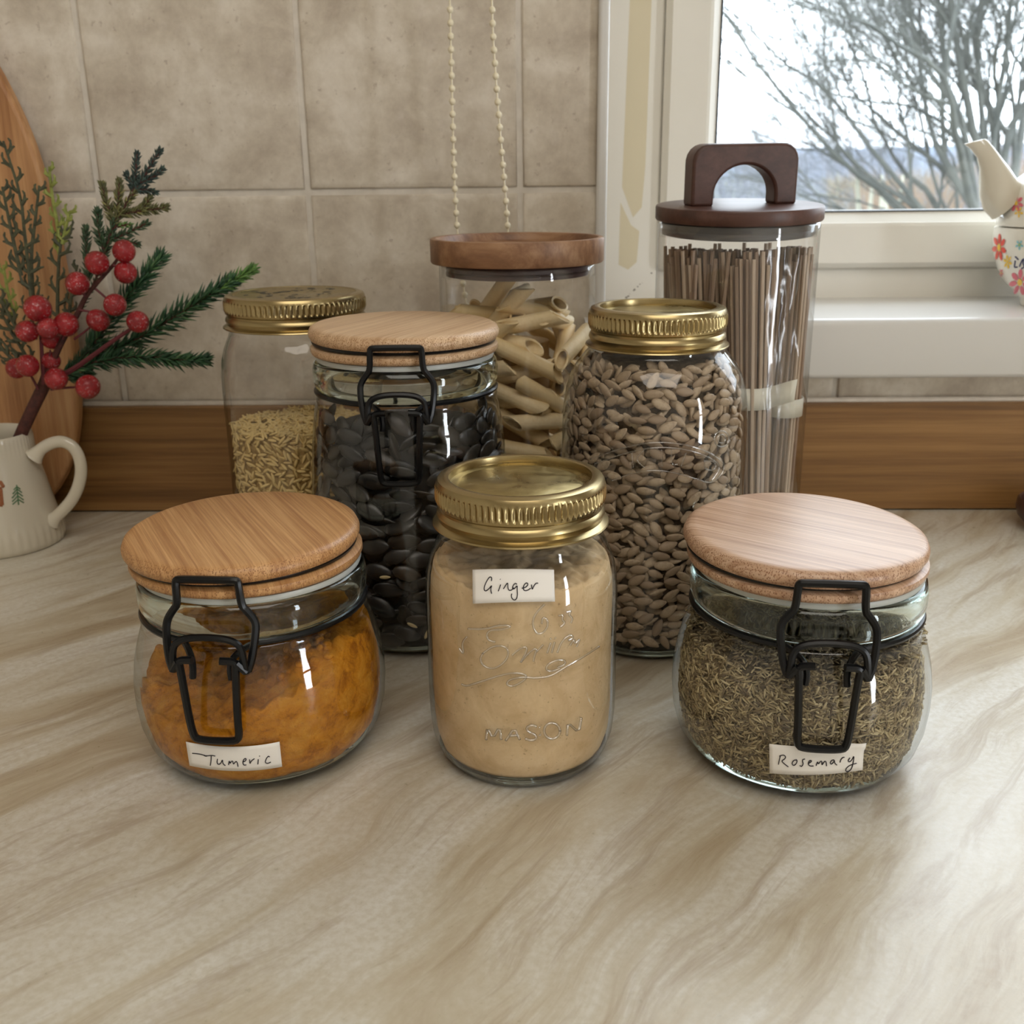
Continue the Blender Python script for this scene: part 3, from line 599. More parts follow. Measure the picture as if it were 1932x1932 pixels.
joined('sunflower_seeds', mes[0], rest, msun, 'rest of the sunflower seeds packed behind the front ones', 'seeds', inner=(mass(MAS_T, .0098, .007, .158, SUN), grainy('seed_gap_shade', (70, 56, 44), (120, 102, 82), 260, .8, .6, .002)))  # core colour darkened to paint the shade in gaps between seeds
# pumpkin seeds
mpum = seedcol('pumpkin_seed', (18, 20, 20), (30, 29, 26), (50, 43, 33), rough=.38, spec=.6)
mpp = plain('pale_seed', (214, 196, 150), .5)
mep = [seed_mesh('seed', .0170 * k, .0096 * k, .0030, mpum, .8) for k in (1, .92, 1.06)]
fp_ = facing(PUM); pts = shell_points(CLIP_T, .0042, .010, .130, .0165, .0085, 7000, 1.75, fp_, .35, zjit=lambda a: .006 + .006 * math.sin(a * 3 + 2), dens=.66)
mts = [frame(a, z, th, R, PUM, random.gauss(0, .45), random.gauss(0, .12)) for a, z, th, R in pts]
mts += [frame(a, z, th, R, PUM, random.gauss(0, .7), random.gauss(0, .25)) for a, z, th, R in shell_points(CLIP_T, .0080, .010, .130, .0165, .0085, 2500, 1.8, fp_, .7, dens=.62)]
scatter('pumpkin_seed', mep, mts, 'pumpkin seeds showing through the glass', 'flat dark green pumpkin seed pressed against the glass of the tall clip-top jar', 'seed')
mpl = [frame(fp_ + a, z, th, rin(CLIP_T, .0028)(z), PUM, .2, .02) for a, z, th in ((.25, .030, .6), (-.05, .022, -.5), (.42, .045, .2), (.6, .07, .3), (.1, .016, 1.2), (.5, .012, -.1), (-.3, .05, .1))]
scatter('pale_seed_chip', [seed_mesh('chip', .0062, .0022, .0012, mpp, .6)], mpl, 'pale seed chips among the pumpkin seeds', 'small pale split chip lying among the dark pumpkin seeds', 'seed')
joined('pumpkin_seeds', mep[0], mts[300:], mpum, 'rest of the pumpkin seeds behind the front ones', 'seeds', inner=(mass(CLIP_T, .0125, .008, .120, PUM), plain('seed_black', (30, 31, 29), .8)))
# rice
mri = NT('rice').set(base=L((226, 198, 134)), rough=.45, sss=.0).m
mer = seed_mesh('grain', .0068, .0021, .0017, mri, .2, 6, 5); fr_ = facing(RICE)
ztop = .100
rm = [frame(a, z, th, R - rng.uniform(0, .003), RICE, 0, random.gauss(0, .35)) for a, z, th, R in shell_points(MAS_W, .0030, .012, ztop, .0062, .0019, 7500, 1.6, fr_, .9, dens=.55)]
for k in range(900):
    q = .044 * math.sqrt(random.random()); a = random.uniform(0, 2 * PI)
    rm.append(Matrix.Translation((RICE[0] + q * math.cos(a), RICE[1] + q * math.sin(a), ztop - .002 + .004 * noise.noise(Vector((q * math.cos(a) * 50, q * math.sin(a) * 50, 0))))) @ Matrix.Rotation(random.uniform(0, 6.3), 4, 'Z') @ Matrix.Rotation(random.gauss(0, .4), 4, 'Y'))
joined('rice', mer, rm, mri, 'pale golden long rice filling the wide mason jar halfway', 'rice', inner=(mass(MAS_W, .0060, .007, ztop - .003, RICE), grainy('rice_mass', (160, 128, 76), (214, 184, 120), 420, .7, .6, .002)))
# rosemary
nm = NT('rosemary'); gi = nm.node('ShaderNodeNewGeometry'); nm.set(base=nm.ramp(gi.outputs['Random Per Island'], [(0, L((92, 78, 60))), (.4, L((142, 126, 94))), (.75, L((176, 160, 122))), (1, L((208, 194, 154)))]), rough=.75); mro = nm.m
def stick(L_, r): return mesh('stick', *tube([(-L_ / 2, 0, 0), (0, 0, r * .6), (L_ / 2, 0, 0)], [r * .8, r, r * .7], 4), True, 0)
fo_ = facing(ROS); RP = (ROS[0] + OFF[0], ROS[1]); f_ = rin(CLIP_S, .0026); sm = []
topz = lambda x, y: .0615 + .10 * y + .05 * x + .003 * noise.noise(Vector((x * 60, y * 60, 5)))
for k in range(11000):
    a = fo_ + rng.uniform(-1.7, 1.7); R = f_(.04); zt = topz(R * math.cos(a), R * math.sin(a)); z = .0075 + (zt - .0075) * rng.random()
    s_ = rng.choice([.6, .8, 1, 1.3]) ; m4 = frame(a, z, rng.normal(0, .9), f_(z) - .0008 - rng.uniform(0, .0016), RP, 0, rng.normal(0, .13)); sm.append(m4 @ Matrix.Diagonal((s_, s_ * .9, s_ * .9, 1)))
for k in range(3000):
    q = .050 * math.sqrt(rng.random()); a = rng.uniform(0, 2 * PI); x, y = q * math.cos(a), q * math.sin(a)
    sm.append(Matrix.Translation((RP[0] + x, RP[1] + y, topz(x, y) + .0004)) @ Matrix.Rotation(rng.uniform(0, 6.3), 4, 'Z') @ Matrix.Rotation(rng.normal(0, .3), 4, 'Y'))
rd = powder('rosemary_mass', CLIP_S, ROS, OFF, lambda x, y: topz(x, y) - .001, None, .0006, t=.0044, label='x')
inn = ([tuple(v.co) for v in rd.data.vertices], [tuple(p.vertices) for p in rd.data.polygons]); bpy.data.objects.remove(rd)
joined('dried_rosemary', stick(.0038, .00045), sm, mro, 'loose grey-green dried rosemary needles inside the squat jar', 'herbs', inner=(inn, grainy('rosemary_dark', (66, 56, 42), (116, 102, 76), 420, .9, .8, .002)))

# penne canister
cp = empty('storage_canister', (*PEN, 0), label='cylindrical glass canister of penne with a dished wooden lid', cat='canister', group='glass storage jars on the worktop')
PC = [(.0430, 0), (.0465, .0008), (.0480, .003), (.0482, .008), (.0482, .190), (.0482, .1965), (.0476, .1975), (.0468, .1968), (.0466, .190)]
MB().add(*lathe(PC, SEG, True)).obj('glass_body', M['glass_thin'], cp, True, 60)
MB().add(*lathe([(.0490, .1982), (.0525, .1984), (.0532, .1994), (.0532, .2120), (.0529, .2129), (.0520, .2132), (.0498, .2130), (.0488, .2118), (.0478, .2085), (.0450, .2076)], SEG, True, True)).obj('lid', M['acacia'], cp, True, 40)
MB().add(*lathe([(.0425, .1905), (.0440, .1908), (.0440, .1928), (.0430, .1934), (.0440, .1942), (.0440, .1965), (.0425, .1982)], 96, True, True)).obj('stopper', plain('plum_seal', (66, 44, 48), .5), cp)
mpe = seedcol('penne', (232, 204, 150), (240, 216, 168), (246, 226, 186), rough=.5)
def penne(L_=.040, r=.0048, k=14):
    V = []; Fc = []
    for e, (x0, sl_) in enumerate(((-L_ / 2, 1), (L_ / 2, 1))):
        for q in (r, r * .74):
            for i in range(k * 2):
                a = 2 * PI * i / (k * 2); rr = q * (1 + .035 * (i % 2) * (q == r)); V.append((x0 + .0052 * sl_ * math.sin(a), rr * math.cos(a), rr * math.sin(a)))
    n = 2 * k
    for i in range(n):
        j = (i + 1) % n
        Fc += [(i, j, 2 * n + j, 2 * n + i), (n + j, n + i, 3 * n + i, 3 * n + j), (j, i, n + i, n + j), (2 * n + i, 2 * n + j, 3 * n + j, 3 * n + i)]
    return mesh('penne', V, Fc, True, 50)
mpn = [penne(.040), penne(.037)]
for m_ in mpn: m_.materials.append(mpe)
fn_ = facing(PEN); pm = []
for t, tr, dn in ((.0088, 9000, .84), (.0180, 5000, .84)):
    pm += [frame(a, z, th, R, PEN, random.uniform(0, 6.3), random.gauss(0, .10)) for a, z, th, R in shell_points(PC[:6], t, .008, .163, .040, .0098, tr, 1.9 if t < .015 else 3.1, fn_, .45, zjit=lambda a: .004 + .010 * abs(math.sin(a * 1.3 + .4)), dens=dn)]
for x, y, z, rz, ry in ((-.006, -.020, .172, 2.5, .75), (.010, -.014, .170, .5, .25), (-.022, -.010, .168, .1, .1), (.018, .006, .171, 2.0, .15), (-.008, .012, .173, .9, -.2), (.0, -.004, .166, 1.6, .1), (.024, -.012, .164, 1.2, .2), (-.018, .018, .166, 2.7, .1), (.008, -.028, .165, 3.0, .2), (-.012, -.008, .180, 2.4, .8)):
    pm.append(Matrix.Translation((PEN[0] + x, PEN[1] + y, z)) @ Matrix.Rotation(rz, 4, 'Z') @ Matrix.Rotation(ry, 4, 'Y'))
scatter('penne', mpn, pm, 'penne tubes in the glass canister', 'pale slant-cut penne tube among the others in the wooden-lidded canister', 'pasta')
core('penne_core', PC[:6], .0285, .006, .150, PEN, plain('penne_shadow', (196, 162, 112), .8), 'shade-coloured inner mass of penne in the canister', 'pasta')  # filler core, shade between the tubes put into its darker colour

# noodle canister
cs = empty('storage_canister', (*SPA, 0), label='tall glass canister of brown noodles, dark wooden lid with arched handle', cat='canister', group='glass storage jars on the worktop')
SC = [(.0440, 0), (.0475, .0010), (.0490, .0040), (.0492, .010), (.0492, .214), (.0492, .2185), (.0487, .2197), (.0478, .2192), (.0474, .212)]
MB().add(*lathe(SC, SEG, True)).obj('glass_body', M['glass_thin'], cs, True, 60)
lidr = empty('lid_assembly', (0, 0, .2215)); lidr.parent = cs; lidr.rotation_euler = (math.radians(2.6), math.radians(-.6), math.radians(12))
MB().add(*lathe([(.0480, .0002), (.0500, .0004), (.0507, .0014), (.0507, .0078), (.0502, .0088), (.049, .0092)], SEG, True, True)).obj('lid', M['walnut'], lidr, True, 40)
MB().add(*lathe([(.0440, -.0085), (.0462, -.0080), (.0466, -.0060), (.0458, -.0045), (.0466, -.0030), (.0466, -.0008), (.045, .0002)], 96, True, True)).obj('stopper', M['grey_seal'], lidr)
V = []; Fc = []                                                    # arched handle, cut from a board: outline extruded
W2, HH, LW, TH_ = .0335, .0355, .0140, .0078
outer = [(-W2, 0), (-W2, HH - .010)] + [(-W2 + .010 - .010 * math.cos(t), HH - .010 + .010 * math.sin(t)) for t in np.linspace(.2, PI / 2, 6)]
outer += [(-x, z) for x, z in outer[::-1]]
iw = W2 - LW
inner = [(-iw, 0), (-iw, .006)] + [(-iw * math.cos(t), .006 + .0175 * math.sin(t)) for t in np.linspace(.15, PI / 2, 8)]
inner += [(-x, z) for x, z in inner[:-1][::-1]]
def resamp(P, n):
    P = np.array(P); d = np.r_[0, np.cumsum(np.hypot(*np.diff(P, axis=0).T))]; q = np.linspace(0, d[-1], n); return list(zip(np.interp(q, d, P[:, 0]), np.interp(q, d, P[:, 1])))
O, I = resamp(outer, 40), resamp(inner, 40); k = 40
for y in (-TH_, TH_): V += [(x, y, z) for x, z in O] + [(x, y, z) for x, z in I]
for i in range(k - 1):
    Fc += [(i, k + i, k + i + 1, i + 1), (2 * k + i, 2 * k + i + 1, 3 * k + i + 1, 3 * k + i), (i, i + 1, 2 * k + i + 1, 2 * k + i), (k + i, 3 * k + i, 3 * k + i + 1, k + i + 1)]
Fc += [(0, 2 * k, 3 * k, k), (k - 1, 2 * k - 1, 4 * k - 1, 3 * k - 1)]
hd = MB().add(V, Fc).obj('handle', M['walnut'], lidr, True, 50, (0, 0, .0088)); bevel(hd, .0028, 3)
mno = [NT('noodle').set(base=L(c), rough=.6).m for c in ((156, 132, 112), (174, 152, 130), (138, 116, 96), (192, 172, 150))]
def strand(L_, m):
    me = mesh('noodle', *tube([(0, 0, 0), (0, 0, L_ * .5), (0, 0, L_)], .00125, 6), True, 40); me.materials.append(m); return me
nod = [strand(L_, m) for L_ in (.196, .200, .192) for m in mno]
nc = 0
def noodle(b, t, lb, gp):
    global nc
    b, t = Vector(b), Vector(t); d = (t - b).normalized(); o = bpy.data.objects.new('noodle', nod[nc % len(nod)]); COL.objects.link(o); nc += 1
    o.matrix_world = Matrix.Translation((SPA[0] + b.x, SPA[1] + b.y, b.z)) @ d.to_track_quat('Z', 'Y').to_matrix().to_4x4()
    tag(o, lb, 'noodle', gp)
def clampr(x, y, R=.0452):
    q = math.hypot(x, y); return (x, y) if q < R else (x * R / q, y * R / q)
def bunch(n, cb_, rb, ct_, rt, lb, gp):
    for k in range(n):
        a = 2 * PI * k * .618; q = math.sqrt((k + .5) / n)
        x0, y0 = clampr(cb_[0] + rb * q * math.cos(a), cb_[1] + rb * q * math.sin(a)); x1, y1 = clampr(ct_[0] + rt * q * math.cos(a), ct_[1] + rt * q * math.sin(a))
        noodle((x0, y0, .0055), (x1, y1, .204 + random.uniform(-.005, .005)), lb, gp)
bunch(90, (.012, -.026), .0125, (.000, -.026), .0185, 'brown noodle strand held in the front bundle by the higher white tape', 'noodle strands of the front taped bundle')
bunch(52, (.032, -.014), .0095, (.034, -.010), .0110, 'brown noodle strand held in the slim bundle by the lower white tape', 'noodle strands of the slim taped bundle')
bunch(70, (-.012, -.018), .0150, (-.028, -.014), .0170, 'brown noodle strand leaning in the untaped bunch nearest the sunflower seed jar', 'noodle strands of the untaped bunch')
for k in range(70):                                                # loose ones round the back and left
    a = random.uniform(0, PI) if k % 2 else random.uniform(PI, 1.35 * PI); q = random.uniform(.030, .0448)
    x, y = q * math.cos(a), q * math.sin(a); b = a + random.uniform(-.3, .3); noodle((x * .93, y * .93, .0055), (q * math.cos(b), q * math.sin(b), .1985), 'loose brown noodle strand standing round the back of the tall canister', 'loose noodle strands round the back')
mtape = plain('masking_tape', (226, 222, 206), .6)
def tape(c, r, z0, z1, tail, label):
    m = MB(); n = 40; V = [(c[0] + r * math.cos(t), c[1] + r * math.sin(t), z) for t in np.linspace(0, 2 * PI, n + 1)[:-1] for z in (z0, z1)]
    m.add(V, [(2 * i, 2 * ((i + 1) % n), 2 * ((i + 1) % n) + 1, 2 * i + 1) for i in range(n)])
    if tail:
        s0 = Vector((c[0] + r * math.cos(-.9), c[1] + r * math.sin(-.9), 0)); d = Vector((.9, -.25, 0)).normalized(); T = []
        for i in range(7):
            t = i / 6; p = s0 + d * (.0165 * t) + Vector((0, .0, .006 * t)); e = .0010 * (-1) ** i if i == 6 else 0
            T += [p + Vector((0, 0, z0)), p + Vector((e, 0, z1))]
        m.add(T, [(2 * i, 2 * i + 2, 2 * i + 3, 2 * i + 1) for i in range(6)])
    o = m.obj('tape_band', mtape); s = o.modifiers.new('t', 'SOLIDIFY'); s.thickness = .0003
    return tag(o, label, 'tape', 'white tape bands round the noodle bundles')
def lerp2(p, q, t): return (SPA[0] + p[0] * (1 - t) + q[0] * t, SPA[1] + p[1] * (1 - t) + q[1] * t)
tape(lerp2((.012, -.026), (.000, -.026), .5), .0160, .111, .1245, True, 'white tape with a loose torn end round the front noodle bundle')
tape(lerp2((.032, -.014), (.034, -.010), .5), .0120, .102, .1135, False, 'lower white tape band round the slim noodle bundle')
# clear bag left inside the canister
n = 14; V = []; 
for i in range(n + 1):
    for j in range(20): V.append((SPA[0] + .010 + .0016 * i + .003 * noise.noise(Vector((i * .4, j * .3, 1))), SPA[1] - .0462 + .0006 * i + .0012 * noise.noise(Vector((i * .7, j * .5, 4))), .060 + j * .0078))
fl = MB().add(V, [(i * 20 + j, (i + 1) * 20 + j, (i + 1) * 20 + j + 1, i * 20 + j + 1) for i in range(n) for j in range(19)]).obj('clear_wrapper', glass('cellophane', (.8, .8, .8), (.96, .96, .96), .12, 1.6), None, True, 0)
tag(fl, 'crinkled clear wrapper standing among the brown noodles', 'wrapper')
# ------------------------------------------------------------------ board, jug, spray
bd = empty('chopping_board', (0, 0, 0), label='large rounded wooden chopping board leaning on the tiles', cat='chopping board')
half = [(-.470, .3930), (-.445, .3885), (-.420, .377), (-.398, .359), (-.3815, .338), (-.3690, .312), (-.3580, .283), (-.3510, .252), (-.3465, .220), (-.3440, .188), (-.3428, .156), (-.3428, .124), (-.3440, .100), (-.3470, .076), (-.3530, .053), (-.3620, .034), (-.3730, .019), (-.3900, .006), (-.412, .0005), (-.470, .0005)]
out = [Vector((x + .47, 0, z)) for x, z in half]; out = smooth_path(out, 1); full = [(p.x, p.z) for p in out] + [(-p.x, p.z) for p in out[::-1][1:-1]]
n = len(full); V = [(x, y, z) for y in (0, .012) for x, z in full]
Fc = [tuple(range(n)), tuple(range(n, 2 * n))[::-1]] + [(i, n + i, n + (i + 1) % n, (i + 1) % n) for i in range(n)]
o = MB().add(V, Fc).obj('board', M['board'], bd, True, 50, (-.47, .7390, .0015)); o.rotation_euler = (math.radians(-2.9), 0, 0); bevel(o, .003, 3)

JX, JY = -.390, .693
JP = [(.0395, 0), (.0412, .0012), (.0418, .005), (.0416, .010), (.0407, .0155), (.0397, .0180), (.0388, .022), (.0372, .030), (.0350, .042), (.0328, .054), (.0312, .064), (.0303, .071), (.0299, .0765), (.0298, .0800), (.0290, .0812), (.0280, .0800), (.0282, .070), (.030, .06), (.035, .035), (.037, .008)]
jug = empty('jug', (JX, JY, 0), label='cream glazed jug with painted gingerbread house and green tree, holding a berry spray', cat='jug')
flute = lambda q, z, a: q + (.00022 * math.cos(a * 44) if .002 < z < .016 and q > .038 else 0) + (.0003 * math.cos(a * 60) if .0735 < z < .0775 and q > .029 else 0)
MB().add(*lathe(JP, 240, False, False, flute)).add(*lathe([(.037, .008), (.02, .0075)], 240, False, True)).add(*lathe([(.0395, 0), (.02, .001)], 240, False, True)).obj('body', M['ceramic'], jug, True, 50)
hp = [at(u, v, JY - .004) - Vector((JX, JY, 0)) for u, v in ((64, 862), (78, 846), (98, 835), (118, 832), (138, 842), (150, 862), (154, 888), (149, 916), (137, 942), (120, 962), (104, 976), (96, 984))]
hp = smooth_path(hp, 2); nh = len(hp)
MB().add(*tube(hp, [.0034 + .0020 * (max(0, 1 - i / 5) + max(0, 1 - (nh - 1 - i) / 6)) for i in range(nh)], 14, flat=1.25)).obj('handle', M['ceramic'], jug)
green = plain('painted_green', (84, 120, 84), .4); brownp = plain('painted_brown', (158, 98, 62), .4)
def J(x, y): return (x / 5.853, 750 + y / 5.853)
strokes('painted_tree', jug, jug, (JX, JY), JP[:14], [[J(*p) for p in q] for q in ([(183, 965), (195, 1080), (205, 1185)], [(185, 985), (150, 1020)], [(185, 985), (222, 1010)], [(188, 1010), (140, 1065)], [(188, 1010), (240, 1050)], [(190, 1045), (132, 1110)], [(192, 1045), (250, 1090)], [(195, 1085), (135, 1150)], [(195, 1085), (258, 1130)], [(200, 1125), (138, 1182)], [(200, 1125), (262, 1162)])], (0, 0, 1), .00045, green, lift=.0001, it=1)
strokes('painted_house', jug, jug, (JX, JY), JP[:14], [[J(*p) for p in q] for q in ([(-60, 960), (0, 915), (42, 985)], [(-50, 985), (-5, 935), (40, 995)], [(12, 1010), (20, 1100), (30, 1190)], [(-8, 1010), (0, 1100), (8, 1195)], [(-60, 1195), (30, 1195)], [(-60, 1000), (20, 1000)])], (0, 0, 1), .0010, brownp, lift=-.0003, it=1)

SY = .690
sp = empty('berry_spray', (JX, JY, .07), label='artificial spray of frosted red berries and fir sprigs standing in the cream jug', cat='floral spray'); SO = Vector((JX, JY, .07))
def sq(u, v, y=SY): return at(u, v, y) - SO
mstem = grainy('stem_brown', (58, 28, 24), (92, 48, 40), 300, .7, .6, .001); mtw = plain('twig_maroon', (96, 34, 42), .6)
MB().add(*tube(smooth_path([sq(16, 880, .694), sq(38, 822, .692), sq(62, 770), sq(86, 722), sq(92, 700)], 2), .0042, 10)).obj('stem', mstem, sp)
def twig(pts, r0, r1, m, name='twig', y=SY):
    P = smooth_path([sq(*p) if len(p) == 3 else sq(p[0], p[1], y) for p in pts], 2); k = len(P)
    return MB().add(*tube(P, [r0 + (r1 - r0) * i / (k - 1) for i in range(k)], 7)).obj(name, m, sp)
twig([(88, 715), (100, 680), (118, 640), (148, 590), (160, 560), (188, 528), (214, 500), (222, 488)], .0026, .0009, mstem, y=.686)
twig([(94, 720), (130, 702), (170, 675), (210, 645), (248, 620)], .0022, .0011, mtw, y=.684)
twig([(84, 725), (80, 690), (78, 650), (75, 620)], .0018, .0009, mtw, y=.685)
twig([(96, 735), (120, 732), (150, 730)], .0010, .0007, mtw, y=.682); twig([(72, 735), (62, 715), (55, 705)], .0010, .0007, mtw, y=.684)
for a, b in (((160, 560), (150, 545)), ((190, 520), (190, 505)), ((150, 585), (180, 590)), ((180, 545), (212, 575)), ((140, 640), (176, 612)), ((118, 640), (124, 622)), ((88, 690), (95, 660)), ((214, 500), (232, 515)), ((70, 640), (55, 630)), ((76, 640), (73, 600))):
    twig([a, ((a[0] + b[0]) / 2 + 2, (a[1] + b[1]) / 2), b], .0009, .0006, mtw, y=.684)
mbn = NT('frosted_berry'); co_ = mbn.co(); v_ = mbn.noise(co_, 5.5, 4, .8); v2_ = mbn.noise(co_, 1.1, 2)
fro = mbn.mix((0, 0, 0, 1), (1, 1, 1, 1), mbn.ramp(v_, [(.56, (0, 0, 0)), (.63, (.8, .8, .8))]))
fro = mbn.mix((0, 0, 0, 1), fro, mbn.ramp(mbn.noise(co_, 1.4, 2), [(.42, (.1, .1, .1)), (.6, (1, 1, 1))]))
mbn.set(base=mbn.mix(mbn.ramp(v2_, [(.3, L((134, 4, 20))), (.7, L((180, 12, 26)))]), L((236, 196, 200)), fro), rough=.22, coat=.4); mbn.bump(v_, .8, .0012)
bm = mesh('berry', *sphere((0, 0, 0), 1, 24, 16), True, 0); bm.materials.append(mbn.m)
for u, v, r, y in ((234, 474, 20, .684), (183, 496, 21, .680), (237, 514, 20, .686), (146, 535, 21, .680), (71, 582, 24, .678), (217, 575, 20, .678), (185, 604, 20, .684), (260, 607, 20, .680), (125, 612, 22, .682), (91, 620, 19.5, .674), (97, 640, 18, .688), (51, 625, 20, .676), (31, 695, 19, .686), (52, 690, 20.5, .676), (96, 681, 17, .688), (106, 715, 20.5, .674), (166, 730, 22, .676)):
    o = link('berry', bm, None, sp, sq(u, v, y), (random.uniform(0, 6), random.uniform(0, 6), 0)); s = r * (y + .03) / F; o.scale = (s, s, s * 1.04)
def needle_mb(P, n, L_, ang, r=.0006, spread=1.0, taper=True, fr=0):
    m = MB(); P = [Vector(p) for p in P]; k = len(P) - 1
    for i in range(n):
        t = fr + (1 - fr) * i / n; q = t * k; a = min(int(q), k - 1); p = P[a].lerp(P[a + 1], q - a); d = (P[a + 1] - P[a]).normalized()
        s = d.orthogonal().normalized(); ph = i * 2.4 + random.uniform(-.4, .4); s = (Matrix.Rotation(ph, 3, d) @ s); s = Vector((s.x, s.y * .55, s.z)) * spread
        an = ang + random.gauss(0, .12); v = (d * math.cos(an) + s * math.sin(an)).normalized(); l = L_ * (random.uniform(.8, 1.1)) * (1 - .45 * t ** 3 if taper else 1)
        u_ = v.orthogonal().normalized() * r; w_ = v.cross(u_)
        mid = p + v * l * .55; tip = p + v * l + d * l * .12
        m.add([p + u_ * .7, p + w_ * .7, p - u_ * .7, p - w_ * .7, mid + u_, mid + w_, mid - u_, mid - w_, tip], [(0, 1, 5, 4), (1, 2, 6, 5), (2, 3, 7, 6), (3, 0, 4, 7), (4, 5, 8), (5, 6, 8), (6, 7, 8), (7, 4, 8)])
    return m
def nmat(name, c1, c2, c3=None):
    n = NT(name); g = n.node('ShaderNodeNewGeometry'); n.set(base=n.ramp(g.outputs['Random Per Island'], [(0, L(c1)), (.8, L(c2)), (1, L(c3 or c2))]), rough=.5); return n.m
GT, GO, GG, GL, GR = nmat('needles_teal', (34, 50, 48), (62, 82, 74)), nmat('needles_olive', (74, 76, 48), (112, 112, 66), (140, 136, 80)), nmat('needles_green', (38, 62, 42), (66, 90, 58)), nmat('needles_lime', (70, 108, 52), (110, 150, 76)), nmat('needles_deep', (30, 62, 42), (58, 98, 62), (96, 132, 84))
def sprig(pts, m, n, L_, y, ang=.75, r=.00055, y1=None):
    k = len(pts) - 1; P = smooth_path([sq(u, v, y + ((y1 or y) - y) * i / k) for i, (u, v) in enumerate(pts)], 1)
    s = MB().add(*tube(P, .0009, 5)).obj('fir_sprig', mstem, sp); nd = needle_mb(P, n, L_, ang, r).obj('needles', m, s, True, 0); tag(nd, kind='stuff'); return s
for p, m, n, l in (([(250, 362), (256, 330), (259, 288)], GT, 120, .0042), ([(258, 356), (278, 322), (303, 282)], GT, 120, .0042), ([(268, 345), (290, 334), (308, 318)], GT, 80, .0042), ([(256, 358), (246, 342), (238, 328)], GT, 60, .004), ([(256, 358), (276, 358), (294, 363)], GT, 70, .004),
                   ([(214, 420), (202, 385), (192, 345)], GO, 130, .0046), ([(220, 412), (224, 375), (226, 340)], GO, 130, .0046), ([(212, 425), (235, 390), (256, 360)], GO, 100, .0044), ([(222, 405), (270, 398), (316, 391)], GO, 150, .0050), ([(262, 398), (276, 385), (284, 370)], GO, 60, .0042), ([(196, 470), (186, 435), (184, 396)], GG, 130, .0052),
                   ([(190, 500), (204, 455), (216, 415)], GG, 130, .005), ([(168, 530), (164, 480), (162, 428)], GG, 150, .005), ([(206, 455), (240, 440), (280, 420)], GG, 110, .0046), ([(236, 452), (250, 458), (262, 461)], GG, 40, .004), ([(222, 428), (236, 424), (248, 424)], GL, 30, .003)):
    sprig(p, m, int(n * .5), l * 1.25, .700, .85, .0008)
sprig([(150, 590), (175, 540), (192, 500), (215, 430), (248, 366)], GG, 60, .004, .700)
sprig([(166, 665), (205, 610), (245, 555), (276, 520), (304, 484)], GR, 200, .0135, .705, .80, .0009)
sprig([(160, 682), (240, 650), (320, 604), (390, 560), (438, 530)], GR, 270, .0145, .708, .78, .0009, .700)
sprig([(415, 546), (450, 524), (478, 508)], GL, 70, .0095, .7005, .7, .0009)
sprig([(116, 706), (200, 676), (280, 672), (340, 680), (390, 678)], GR, 240, .0120, .700, .74, .0009, .690)
sprig([(130, 705), (150, 680), (170, 660)], GG, 90, .009, .700); sprig([(128, 716), (150, 712), (172, 704)], GR, 80, .007, .700)
def cypress(pts, m, y, br=14, L_=26, r=.0016):
    P = smooth_path([sq(u, v, y) for u, v in pts], 1); k = len(P) - 1; mb = MB().add(*tube(P, [r * (1 - .5 * i / k) for i in range(k + 1)], 6))
    for i in range(br):
        t = (i + .8) / (br + .6); q = t * k; a = min(int(q), k - 1); p = P[a].lerp(P[a + 1], q - a); d = (P[a + 1] - P[a]).normalized(); s = 1 if i % 2 else -1
        n_ = Vector((d.z, 0, -d.x)) * s; l = L_ * .00037 * random.uniform(.7, 1.15) * (1 - .4 * t)
        q1 = p + (d * .6 + n_ * .8) * l * .6 + Vector((0, random.uniform(-.3, .3) * l, 0)); q2 = q1 + (d * .95 + n_ * .25) * l * .6
        mb.add(*tube([p, q1, q2], [r * .8, r * .85, r * .4], 5)); mb.add(*tube([q1, q1 + (d * .3 + n_ * .9) * l * .4], [r * .7, r * .4], 5)); mb.add(*tube([q2, q2 + (d * .9 - n_ * .4) * l * .35], [r * .6, r * .3], 5))
    return mb.obj('cypress_sprig', m, sp)
CO, CL_ = grainy('cypress_olive', (58, 60, 46), (92, 94, 68), 300, .7, .5, .0008), grainy('cypress_lime', (118, 130, 62), (156, 162, 84), 300, .7, .4, .0008)
cypress([(62, 640), (58, 540), (46, 440), (40, 370), (6, 266)], CO, .700, 17, 30); cypress([(62, 560), (58, 480), (66, 420), (74, 350)], CO, .702, 12, 24)
cypress([(40, 520), (22, 440), (4, 352)], CO, .698, 12, 28); cypress([(110, 640), (108, 560), (112, 470), (122, 430)], CO, .704, 12, 30); cypress([(112, 480), (110, 430), (98, 370), (93, 314)], CL_, .705, 10, 22)
cypress([(118, 460), (126, 420), (132, 398)], CL_, .704, 6, 20); cypress([(48, 650), (20, 600), (0, 560)], CO, .702, 8, 26); cypress([(60, 690), (30, 640), (2, 590)], CO, .704, 10, 28); cypress([(30, 600), (16, 560), (6, 500)], CL_, .706, 8, 22); cypress([(40, 690), (14, 670), (-8, 640)], CO, .700, 7, 24)
cypress([(130, 600), (134, 560), (146, 500)], CO, .706, 7, 22)

